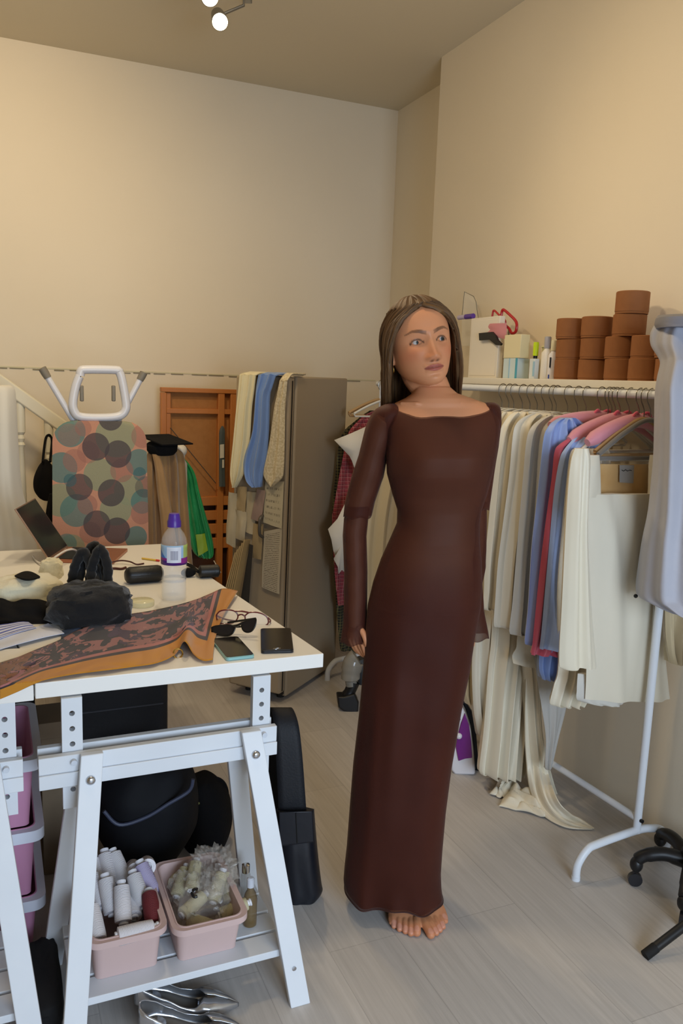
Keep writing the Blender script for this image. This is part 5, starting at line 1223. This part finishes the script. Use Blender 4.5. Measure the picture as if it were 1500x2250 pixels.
def scf(u, v):
    k = u*(len(SCF)-1); i = min(int(k), len(SCF)-2); t = k-i
    P_ = [SCF[max(i-1, 0)], SCF[i], SCF[i+1], SCF[min(i+2, len(SCF)-1)]]
    q = [.5*(2*P_[1][c]+(P_[2][c]-P_[0][c])*t+(2*P_[0][c]-5*P_[1][c]+4*P_[2][c]-P_[3][c])*t*t+(3*P_[1][c]-P_[0][c]-3*P_[2][c]+P_[3][c])*t**3) for c in range(4)]
    x = q[0]+(q[2]-q[0])*v; y = q[1]+(q[3]-q[1])*v
    if u > .9: x -= 14*math.sin(v*3.14)*(u-.9)/.1
    h = .006+.011*max(0, math.sin(u*9+v*4))*math.sin(v*3.14)+.008*abs(noise.noise(V((u*9, v*3, 4))))+.030*gs(((u-.735)/.035)**2+((v-1)/.22)**2)+.012*gs(((u-.97)/.03)**2+((v)/.3)**2)
    p = tp(x, y, h)
    if (p-FL).dot(fn_) > .004: p = PP(x, y, FL+fn_*.006, fn_)
    return p
tag(MB().grid(scf, 150, 44).build('patterned_scarf', m, solid=.0016, off=1), 'dark floral scarf with mustard border spread across the table front', 'scarf')
rg_ = tp(391, 1436, .009)
tag(MB().tube([rg_+V((.011*math.cos(a), .004*math.sin(a), .011*math.sin(a)-.000)) for a in [2*math.pi*j/20 for j in range(21)]], .0022, 8).build('gold_ring', M('gold', '#C9A45A', .25, 1)), 'small gold ring under the raised fold of the scarf', 'ring')
# glasses
Cg_ = tp(530, 1372); ng = V((-.35, -.94, 0)).normalized()
def gp(x, y, d=0): return PP(x, y, Cg_+ng*d, ng)
gl = thing('glasses', 'dark red framed glasses with clear lenses on the table edge', 'glasses', Cg_)
rf = M('red_frame', '#5E1A1C', .25, spec=.6)
for lens in ([(475, 1352), (483, 1343), (500, 1340), (515, 1343), (522, 1351), (521, 1360), (512, 1368), (494, 1371), (479, 1367)], [(538, 1353), (548, 1346), (566, 1346), (582, 1352), (589, 1362), (587, 1372), (572, 1377), (551, 1374), (540, 1365)]):
    p = [gp(*q) for q in lens]; rim = MB().tube(cat_rom(p+[p[0]], 4), .0020, 8).build('rim', rf, gl)
    MB().prism(cat_rom(p+[p[0]], 3)[:-1], ng*.0008).build('lens', M('clear_lens', '#FFFFFF', .03, alpha=.10, spec=.6), rim)
MB().tube(cat_rom([gp(515, 1343), gp(530, 1343), gp(546, 1346)], 4), .0024, 8).build('brow_bar', rf, gl)
MB().tube(cat_rom([gp(522, 1353), gp(530, 1350), gp(538, 1354)], 4), .0022, 8).build('bridge', rf, gl)
for q0, q1, q2 in (((475, 1352), (500, 1362), (575, 1372)), ((589, 1358), (594, 1364), (588, 1372))):
    MB().tube(cat_rom([gp(*q0), gp(*q1, -.02), gp(*q2, -.03)], 5), .0024, 8).build('temple', rf, gl)
Cs_ = tp(500, 1400); ns_ = V((-.45, -.85, .35)).normalized()
def sp_(x, y, d=0): return PP(x, y, Cs_+ns_*d, ns_)
sg = thing('sunglasses', 'black sunglasses with dark lenses lying against the teal phone', 'sunglasses', Cs_)
gb_ = M('gloss_black', '#0B0B0C', .12, spec=.7); dl = M('dark_lens', '#1A1718', .06, spec=.7)
for lens in ([(464, 1378), (475, 1374), (500, 1372), (514, 1374), (518, 1381), (512, 1393), (500, 1399), (480, 1397), (466, 1392)], [(529, 1368), (545, 1362), (560, 1357), (564, 1362), (562, 1376), (554, 1388), (542, 1391), (532, 1384)]):
    p = cat_rom([sp_(*q) for q in lens]+[sp_(*lens[0])], 3)[:-1]
    rim = MB().prism(p, ns_*.005).build('rim', gb_, sg, bevel=.0012)
    c_ = sum(p, V((0, 0, 0)))/len(p); MB().prism([c_+(q-c_)*.82+ns_*.0052 for q in p], ns_*.0008).build('lens', dl, rim)
MB().tube(cat_rom([sp_(512, 1376, .003), sp_(522, 1374, .005), sp_(532, 1369, .003)], 4), .0035, 8).build('bridge', gb_, sg)
for q0, q1 in (((465, 1380), (540, 1376)), ((562, 1359), (500, 1368))): MB().tube([sp_(*q0, -.002), sp_(*q1, -.014)], .003, 8).build('temple', gb_, sg)
# phones
def rquad(c, r, k=6):
    out = []
    for i in range(4):
        p, a, b_ = c[i], c[i-1], c[(i+1) % 4]; da = (a-p).normalized()*r; db = (b_-p).normalized()*r
        for j in range(k+1):
            t = j/k; out.append(p+da*(1-t)**2+db*t**2)
    return out
def phone(cs_, label, edge, scr_, loc, home=None):
    t = thing('phone', label, 'phone', loc); c = [tp(*q, .0085) for q in cs_]
    body = rquad(c, .010); MB().prism([p-V((0, 0, .0083)) for p in body], (0, 0, .0083)).build('phone_body', edge, t, bevel=.002)
    cc = sum(c, V((0, 0, 0)))/4; s_ = MB().prism([cc+(p-cc)*.955 for p in body], (0, 0, .0006)).build('screen', scr_, t, smooth=False)
    if home: MB().tube([tp(*home, .0094)+V((.006*math.cos(a)*1.6, .0035*math.sin(a), 0)) for a in [2*math.pi*j/16 for j in range(17)]], .0006, 6).build('home_button', chrome, t)
    return t
phone([(463, 1403), (522, 1397), (560, 1439), (497, 1446)], 'phone with a pale teal edge lying beside the scarf', M('teal_edge', '#8FBFC0', .25, .3), scr, tp(510, 1420))
phone([(572, 1380), (639, 1379), (645, 1428), (573, 1430)], 'black phone with a home button near the table corner', M('navy_edge', '#14161E', .3), scr, tp(608, 1405), (608, 1425))
# cream pouch, black gathered bag, dark cloth, papers at the left
fl_ = M('cream_fleece', '#E2DABC', .95, sheen=.5, bump=(70, .7))
def lump(c, r, seed, nz_=.12, fr=5, X=None, sq=2.6):
    b = MB(); nA, nB = 40, 26; rings = []
    for i in range(nB+1):
        th = math.pi*i/nB; th = min(max(th, .03), math.pi-.03); ring = []
        for j in range(nA):
            a = 2*math.pi*j/nA; st = math.sin(th); e = 2/sq
            v_ = V((math.copysign(abs(st*math.cos(a))**e, math.cos(a)), math.copysign(abs(st*math.sin(a))**e, math.sin(a)), -math.copysign(abs(math.cos(th))**e, math.cos(th))))
            k = 1+nz_*noise.noise(v_*fr*.4+V((seed, 0, 0)))+nz_*.5*noise.noise(v_*fr+V((0, seed, 0)))
            p = V((v_.x*r[0]*k, v_.y*r[1]*k, v_.z*r[2]*k)); p = X @ p if X else p
            ring.append(V(c)+p)
        rings.append(ring)
    zmin_ = min(p.z for r_ in rings for p in r_)
    b.loft(rings); return b
cp = thing('cream_pouch', 'cream fleece drawstring pouch at the left edge of the table', 'pouch', tp(60, 1320))
cpc = tp(52, 1296, .040)
RZ = Matrix.Rotation(R(8), 3, 'Z')
lump(cpc, (.105, .075, .042), 3, .14, 5, RZ).build('pouch_body', fl_, cp)
lump(tp(113, 1252, .05), (.035, .03, .036), 5, .2, 6).build('gathered_neck', fl_, cp)
MB().tube(cat_rom([tp(112, 1300, .05), tp(116, 1312, .045), tp(117, 1326, .03), tp(122, 1338, .028)], 5), .0035, 8).build('drawstring', fl_, cp)
tag(MB().grid(lambda u, v: PZ(32+56*u, 1266-11*math.sin(u*3.1)*(1-2*v)*(1 if v < .5 else .7)+2*u, ZT+.085+.004*math.sin(u*5)), 14, 6).build('black_patch', bk, solid=.004), 'small black cloth patch resting on top of the cream pouch', 'cloth')
bb_ = thing('gathered_bag', 'black knitted bag with bunched ruffled handles in the middle of the table', 'bag', tp(200, 1360))
knit = M('black_knit', '#0F0E0F', .9, sheen=.2, bump=(45, .9))
lump(tp(198, 1330, .045), (.112, .085, .062), 11, .16, 7).build('bag_body', knit, bb_)
for k, (x0, x1, yt, dd) in enumerate(((158, 200, 1204, .0), (172, 234, 1190, .03), (196, 236, 1198, -.02), (166, 214, 1212, .05))):
    A, B = tp(x0, 1280, .08), tp(x1, 1286, .08); T = PP((x0+x1)/2+4, yt+8, A+V((0, dd, 0)), V((0, -1, 0)))
    pth = cat_rom([A, A.lerp(T, .55)+V((-.008, dd*.3, 0)), T, B.lerp(T, .55)+V((.010, dd*.3, 0)), B], 8)
    MB().tube(pth, [.0135*(1+.10*math.sin(i*1.9+k)) for i in range(len(pth))], 10).build('ruffled_handle', knit, bb_)
tag(hang([(1322, -60, 120), (1335, -70, 132), (1352, -70, 150), (1368, -70, 178), (1376, -70, 176)], tp(60, 1345, .02), V((-.1, -.55, .83)), .03, 2.5, .006, 61, grow=0).build('folded_garment', bk), 'flat black garment lying under the cream pouch', 'garment')
m = M('blue_stripe', '#D4D8EC', .7); n = N(m); tc = n.new('ShaderNodeTexCoord'); sp = n.new('ShaderNodeSeparateXYZ'); n.l(tc.outputs['UV'], sp.inputs[0])
n.l(n.mix(n.math('LESS_THAN', n.math('FRACT', n.math('MULTIPLY', sp.outputs[1], 5.5)), .42), '#D4D8EC', '#5C68B8'), n.b.inputs['Base Color'])
def flat(c, mm, name, label, cat, h=.003, curl=.004, seed=0):
    return tag(quadsheet([tp(*q, h) for q in c], mm, name, curl=curl, solid=.0015, seed=seed), label, cat)
flat([(-30, 1378), (62, 1364), (80, 1376), (-30, 1412)], m, 'striped_cloth', 'blue and white striped cloth at the left edge of the table', 'cloth', .012, .006, 1)
bw_ = M('bluish_paper', '#D6DCF0', .8); flat([(-40, 1412), (106, 1367), (141, 1389), (-40, 1436)], bw_, 'white_cloth', 'white folded cloth on the table between stripes and scarf', 'cloth', .009, .006, 2)
flat([(-60, 1430), (84, 1424), (60, 1438), (-60, 1474)], M('cream_paper', '#E6E2DA', .8), 'paper_sheet', 'cream paper sheet under the white folded cloth', 'paper', .003, .002, 3)
flat([(136, 1384), (182, 1376), (168, 1390), (134, 1402)], M('denim_blue', '#3C4A66', .85, bump=(80, .3)), 'denim_scrap', 'small blue denim scrap beside the white folded cloth', 'cloth', .006, .003, 4)
# ================================================================== UNDER THE TABLE
ZSH = .1165
pinkm = M('pink_tray', '#CBB1AC', .45, spec=.4, var=(3, '#C4A9A4', .3))
def rrect(x0, x1, y0, y1, z, r, k=6):
    out = []
    for cx_, cy_, a0 in ((x1-r, y1-r, 0), (x0+r, y1-r, 90), (x0+r, y0+r, 180), (x1-r, y0+r, 270)):
        for j in range(k+1): a = R(a0+90*j/k); out.append(V((cx_+r*math.cos(a), cy_+r*math.sin(a), z)))
    return out
def tray(label, rim, base, zb, zt, mm, rimm=None, lip=.011, group=None, name='storage_tray', band=.016):
    x0, x1, y0, y1 = rim; a0, a1, b0, b1 = base
    t = thing(name, label, 'storage box', V(((x0+x1)/2, (y0+y1)/2, zb)), group)
    w_ = .003
    MB().loft([rrect(a0, a1, b0, b1, zb, .014), rrect(a0+.0, a1, b0, b1, zb+.004, .016), rrect(x0+lip, x1-lip, y0+lip, y1-lip, zt-.004, .024), rrect(x0+lip, x1-lip, y0+lip, y1-lip, zt, .024),
               rrect(x0+lip+w_, x1-lip-w_, y0+lip+w_, y1-lip-w_, zt, .022), rrect(a0+w_, a1-w_, b0+w_, b1-w_, zb+w_+.002, .014)]).build('tray_body', mm, t)
    MB().loft([rrect(x0+lip, x1-lip, y0+lip, y1-lip, zt-.002, .024), rrect(x0, x1, y0, y1, zt-.001, .030), rrect(x0, x1, y0, y1, zt-band, .030), rrect(x0+.003, x1-.003, y0+.003, y1-.003, zt-band, .028), rrect(x0+.003, x1-.003, y0+.003, y1-.003, zt-.005, .028), rrect(x0+lip-.001, x1-lip+.001, y0+lip-.001, y1-lip+.001, zt-.006, .024)], cap=False).build('tray_rim', rimm or mm, t)
    return t
ta = tray('pink tray full of white thread spools on the trestle shelf', (.158, .334, 1.638, 1.912), (.178, .316, 1.675, 1.875), ZSH, .232, pinkm, group='pink trays on the trestle shelf')
tb = tray('pink tray holding a clear bag of cream spools on the trestle shelf', (.340, .516, 1.618, 1.898), (.362, .500, 1.668, 1.865), ZSH, .230, pinkm, group='pink trays on the trestle shelf')
# thread spools
thr = M('white_thread', '#E6E2E6', .8, wave=(160, .6, 'Z')); core = M('spool_core', '#DAD9DE', .4)
def spool(label, group, mm=thr):
    t = thing('thread_spool', label, 'thread spool', (0, 0, 0), group, world=False)
    MB().lathe([(.008, .006), (.0165, .007), (.0170, .012), (.0165, .05), (.0150, .072), (.012, .0735)], n=20).build('thread', mm, t)
    MB().lathe([(.0075, 0), (.0095, .001), (.0095, .004), (.0075, .006), (.0075, .078), (.0092, .079), (.0092, .083), (.0045, .083), (.0045, .02), (.0045, 0)], n=14, cap=False).build('core_tube', core, t)
    return t
def zpx(x, y, z): return PZ(180+x/3, 1800+y/3, z)
SP = [((110, 820, .205), (78, 660, .232), 'white thread spool standing in the front left corner of the left pink tray'),
      ((215, 780, .222), (390, 735, .222), 'white thread spool lying crosswise at the front of the left pink tray'),
      ((275, 700, .205), (265, 520, .245), None), ((205, 640, .205), (175, 490, .24), None), ((130, 600, .205), (85, 450, .24), None),
      ((410, 600, .205), (355, 420, .245), None), ((190, 460, .215), (165, 310, .25), None), ((290, 440, .215), (235, 295, .25), None), ((140, 490, .21), (105, 350, .24), None), ((345, 660, .20), (320, 500, .215), None), ((80, 520, .20), (60, 420, .225), None),
      ((480, 520, .205), (430, 400, .235), 'lilac tinted thread spool in a wrap behind the red one in the left tray'),
      ((352, 345, .246), (325, 290, .19), 'white thread spool seen end on at the back of the left pink tray'),
      ((436, 318, .246), (420, 270, .19), 'white thread spool seen end on in the back right corner of the left pink tray'),
      ((478, 715, .205), (455, 575, .225), 'dark red thread spool with a pale core in the left pink tray')]
base = spool('white thread spool among others heaped in the left pink tray', 'white thread spools in the left pink tray'); bpy.context.view_layer.update()
redt = M('red_thread', '#6E1F24', .7, wave=(160, .6, 'Z')); lil = M('lilac_thread', '#B9AFD0', .6, wave=(160, .5, 'Z'))
for i, (a, c, lab) in enumerate(SP):
    A, B = zpx(*a), zpx(*c); X = (B-A).normalized().to_track_quat('Z', 'Y').to_matrix().to_4x4(); X = X @ Matrix.Scale(1.17, 4); X.translation = A
    o = copy_tree(base, X, lab or base['label'])
    if lab: o['group'] = 'white thread spools in the left pink tray'
    if lab and ('red thread' in lab or 'lilac' in lab):
        for ch in o.children:
            if ch.name.startswith('thread'): ch.data = ch.data.copy(); ch.data.materials[0] = redt if 'dark red' in lab else lil
for ch in list(base.children): bpy.data.objects.remove(ch, do_unlink=True)
bpy.data.objects.remove(base, do_unlink=True)
# clear bag of cream spools in the right tray
crt = M('cream_thread', '#D9CFA8', .8, wave=(160, .6, 'Z'))
cb = spool('cream thread spool inside the clear bag in the right pink tray', 'cream spools inside the clear bag', crt); bpy.context.view_layer.update()
CSP = [((650, 640, .19), (740, 560, .20)), ((690, 660, .17), (790, 690, .17)), ((620, 520, .19), (660, 400, .215)), ((720, 480, .215), (740, 350, .24)), ((860, 560, .19), (900, 430, .22)), ((900, 640, .17), (1010, 590, .18)), ((980, 560, .18), (960, 470, .20)), ((600, 440, .185), (640, 360, .19))]
for i, (a, c) in enumerate(CSP):
    A, B = zpx(*a), zpx(*c); X = (B-A).normalized().to_track_quat('Z', 'Y').to_matrix().to_4x4(); X.translation = A
    if i == 0: cb.matrix_world = X
    else: copy_tree(cb, X)
film = M('clear_film', '#D9D2C8', .18, spec=.8, alpha=.22, bump=(45, .9), coat=.5)
pbg = thing('plastic_bag', 'crumpled clear plastic bag with black letter marks bulging out of the right pink tray', 'bag', V((.43, 1.75, .14)))
lump(V((.430, 1.768, .196)), (.062, .082, .055), 17, .30, 10).build('film_body', film, pbg)
lump(V((.475, 1.80, .245)), (.050, .070, .040), 23, .40, 12).build('film_neck', film, pbg)
pts = [zpx(*q, .252) for q in ((762, 462), (745, 460), (730, 470), (724, 486), (730, 502), (742, 512), (758, 508))]
b = MB(); b.tube(cat_rom(pts[:3], 3), .0035, 8); b.build('letter_mark', blackp, pbg)
b = MB(); b.tube(cat_rom(pts[3:], 3), .0035, 8); b.build('letter_mark', blackp, pbg)
gbt = PZ(548, 2040, ZSH)
gbx = thing('glass_bottle', 'small brown glass bottle standing beside the right pink tray', 'bottle', V((.555, 1.735, ZSH)))
MB().lathe([(.012, 0), (.0165, .003), (.017, .07), (.014, .085), (.008, .096), (.008, .108)], (.552, 1.735, ZSH), 20).build('glass_body', M('amber_glass', '#7A6440', .08, spec=.6, alpha=.65), gbx)
MB().lathe([(.0095, .104), (.0095, .124), (.006, .128)], (.552, 1.735, ZSH), 16).build('bottle_cap', M('pale_cap', '#C9CDD6', .3), gbx)
gb2 = thing('glass_vial', 'clear glass vial with a silver cap behind the brown bottle', 'bottle', V((.556, 1.79, ZSH)))
MB().lathe([(.011, 0), (.012, .003), (.012, .10), (.008, .11)], (.556, 1.79, ZSH), 18).build('vial_body', M('clear_vial', '#C9CFCF', .05, spec=.6, alpha=.4), gb2)
MB().lathe([(.010, .108), (.010, .128), (.004, .131)], (.556, 1.79, ZSH), 16).build('vial_cap', chrome, gb2)
# stacked pink bins with white rims at the left
binm = M('pink_bin', '#C58BA8', .45, var=(3, '#BD82A0', .3)); rimw = M('white_rim', '#D9DCE6', .4)
for zt_, zb_, lab in ((.155, .002, 'bottom pink bin with white rim in the stack under the left table'), (.340, .157, 'middle pink bin with white rim in the stack under the left table'), (.525, .342, 'top pink bin of the stack under the left table')):
    tray(lab, (-.32, .094, 1.958, 2.33), (-.27, .060, 1.985, 2.30), zb_, zt_, binm, rimw, .020, 'stacked pink bins with white rims', 'storage_bin', .030)
# dark luggage
def rbox(name, label, cat, a, b_, mm, bev=.03, zip_=True):
    t = thing(name, label, cat, V(((a[0]+b_[0])/2, (a[1]+b_[1])/2, 0)))
    bd = MB().box(a, b_).build('case_shell', mm, t, bevel=bev)
    if zip_:
        z = a[2]+(b_[2]-a[2])*.62; MB().tube([V((a[0]+.02, a[1]-.001, z)), V((b_[0]-.02, a[1]-.001, z+.0))], .003, 6).build('zip', M('zip_grey', '#3E3E42', .4), t)
        MB().bar(((a[0]+b_[0])/2-.06, a[1]-.012, b_[2]-.02), ((a[0]+b_[0])/2+.06, a[1]-.012, b_[2]-.02), .016, .012).build('grab_handle', bk, t, bevel=.003)
    return t
rbox('suitcase', 'black fabric suitcase standing under the middle of the table', 'suitcase', (.20, 2.46, .02), (.50, 2.70, .66), M('black_fabric', '#1B1A1C', .8, bump=(120, .3)))
rbox('suitcase', 'black case under the left table behind the pink bins', 'suitcase', (-.40, 2.46, .02), (.10, 2.72, .64), bk)
cbx = thing('cardboard_box', 'brown cardboard box standing between the pink bins and the trestle leg', 'box', (.16, 2.40, 0))
MB().box((.105, 2.30, 0), (.20, 2.44, .46)).build('box_body', M('brown_cardboard', '#85735C', .85, var=(12, '#7B6A54', .3)), cbx, bevel=.002)
MB().box((.100, 2.295, .42), (.205, 2.44, .468)).build('box_lid', M('brown_cardboard', '#85735C', .85), cbx, bevel=.002)
db = thing('duffel_bag', 'large black duffel bag with a grey piping line lying under the table', 'bag', (.40, 2.20, 0))
nbk = V((-.12, -.99, 0))
Cdb = V((.38, 2.16, 0))
hang([(1668, 296, 400), (1680, 250, 420), (1715, 214, 432), (1760, 208, 436), (1810, 210, 432), (1850, 222, 410), (1880, 256, 380), (1892, 290, 350)], Cdb, nbk, .24, .8, .006, 71, grow=0).build('bag_body', bkn, db)
MB().tube(cat_rom([PP(x, y, Cdb+nbk*.122, nbk) for x, y in ((228, 1782), (262, 1812), (320, 1796), (370, 1766), (415, 1738), (424, 1712))], 6), .005, 8).build('piping', M('navy_piping', '#3A3F52', .5), db)
bp_ = thing('backpack', 'black backpack with a loop handle on the floor behind the right pink tray', 'backpack', (.62, 2.36, 0))
Cbp = V((.60, 2.32, 0))
hang([(1706, 430, 470), (1716, 410, 486), (1740, 402, 502), (1780, 398, 510), (1820, 396, 508), (1850, 398, 494), (1868, 406, 470), (1873, 416, 456)], Cbp, nbk, .18, .8, .006, 72, grow=0).build('bag_body', bk, bp_)
MB().tube(cat_rom([PP(x, y, Cbp, nbk) for x, y in ((462, 1716), (476, 1712), (490, 1722), (497, 1742), (494, 1762))], 5), .006, 8, flat=1.4).build('loop_handle', bk, bp_)
MB().ball(PP(436, 1765, Cbp+nbk*.092, nbk), .004, 6).build('tag_dot', M('olive_dot', '#6A6A3A', .6), bp_)
# black bag with wide strap beside the trestle
lth = M('black_leather', '#16181F', .38, spec=.5, bump=(35, .15)); sbk = M('black_webbing', '#131419', .65, bump=(200, .2))
sb_ = thing('strap_bag', 'black leather bag with a wide stiff strap standing beside the trestle leg', 'bag', (.77, 1.97, 0))
Csb = PZ(662, 1972, 0); Csb.z = .2; nsb = V((-.30, -.95, 0)).normalized()
def sbp(x, y, d=0): return PP(x, y, Csb+nsb*d, nsb)
hang([(1778, 606, 690), (1790, 606, 691), (1840, 608, 695), (1900, 612, 701), (1940, 616, 706), (1960, 618, 708), (1978, 624, 690), (1988, 634, 664)], Csb, nsb, .07, .9, .003, 81, grow=0).build('bag_body', lth, sb_)
MB().hexa([sbp(x, y, .032) for x, y in ((612, 1784), (686, 1782), (690, 1850), (614, 1860))]+[sbp(x, y, .040) for x, y in ((612, 1784), (686, 1782), (690, 1850), (614, 1860))]).build('front_pocket', lth, sb_, bevel=.003)
MB().tube([sbp(650, 1786, .041), sbp(653, 1852, .041)], .0018, 6).build('pocket_seam', M('seam_black', '#050505', .6), sb_)
path = [(612, 674, 1800, .0), (610, 670, 1740, -.0), (606, 664, 1660, -.005), (602, 657, 1600, -.02), (598, 648, 1568, -.05), (592, 638, 1556, -.085), (586, 626, 1572, -.12), (580, 618, 1640, -.135), (578, 616, 1740, -.14), (582, 622, 1850, -.13), (590, 632, 1925, -.10)]
rows_ = []
for (xl, xr, y, d) in path: rows_.append((sbp(xl, y, d), sbp(xr, y, d)))
Ls = cat_rom([q[0] for q in rows_], 5); Rs = cat_rom([q[1] for q in rows_], 5)
b = MB(); b.grid(lambda u, v: Ls[round(u*(len(Ls)-1))].lerp(Rs[round(u*(len(Ls)-1))], v), len(Ls)-1, 4); b.build('wide_strap', sbk, sb_, solid=.005)
# dark cloth between the trestles on the floor
lfb = thing('black_bag', 'black cloth bag on the floor between the two trestles', 'bag', (.08, 1.80, 0))
lump(V((.078, 1.79, .047)), (.036, .13, .047), 31, .10, 5, sq=4).build('bag_body', M('matt_black_cloth', '#0D0C0D', .9, bump=(60, .2)), lfb)
# silver shoes
slv = M('silver_leather', '#B9BCC2', .22, .85, bump=(18, .25)); slin = M('shoe_lining', '#5E5A54', .6)
def shoe(label, heel, toe, sgn):
    t = thing('high_heel_shoe', label, 'shoe', V((heel.x, heel.y, 0)), 'silver pointed shoes on the floor')
    ax = (toe-heel); L = ax.length; ax.normalize(); sd = V((-ax.y, ax.x, 0))
    b = MB(); ns, nt = 46, 22
    def fn(u, v):
        s = u; a = R(-200+220*v) if False else v
        hw = interp([(0, .016), (.04, .024), (.15, .029), (.35, .028), (.55, .034), (.70, .037), (.82, .027), (.92, .014), (.985, .004), (1, .001)], s)[0]
        sole = interp([(0, .047), (.15, .046), (.3, .037), (.45, .018), (.58, .005), (.7, .003), (1, .005)], s)[0]
        top = interp([(0, .058), (.08, .054), (.25, .036), (.42, .030), (.56, .034), (.64, .042), (.76, .036), (.9, .022), (1, .008)], s)[0]
        # v from one edge of the opening under the sole to the other edge
        op = interp([(0, .0), (.02, .35), (.08, .80), (.3, .95), (.5, .92), (.58, .75), (.635, .3), (.66, .02), (1, .0)], s)[0]
        th = (v-.5)*2*(math.pi-op*1.15)      # 0 at the sole, +-pi over the top
        x = hw*math.copysign(abs(math.sin(th))**.75, math.sin(th)); z = sole+top*(.5-.5*math.copysign(abs(math.cos(th))**.6, math.cos(th)))
        return heel+ax*(L*s)+sd*x*sgn+V((0, 0, z))
    b.grid(fn, ns, nt).build('upper', slv, t, solid=.0022)
    MB().loft([[heel+ax*(c+r1*math.cos(2*math.pi*j/14))+sd*r2*math.sin(2*math.pi*j/14)+V((0, 0, z)) for j in range(14)] for c, r1, r2, z in ((.020, .008, .010, 0), (.020, .009, .011, .015), (.024, .016, .017, .035), (.032, .026, .024, .052))]).build('heel', slv, t)
    ins = MB(); ins.grid(lambda u, v: heel+ax*(L*(.04+.56*u))+sd*((v-.5)*2*interp([(0, .018), (.15, .024), (.5, .025), (1, .029)], u)[0])+V((0, 0, .006+interp([(0, .047), (.15, .046), (.3, .037), (.45, .018), (.58, .005), (.7, .003)], .04+.56*u)[0])), 16, 4)
    ins.build('insole', slin, t, solid=.002)
    return t
shoe('silver pointed high heel lying nearest the trestle with its toe to the right', V((.262, 1.664, .0)), PZ(524, 2204, .012)*1-V((0, 0, .012)), 1)
shoe('silver pointed high heel cut off by the bottom edge of the photo', V((.258, 1.585, .0)), V((.485, 1.535, .0)), 1)
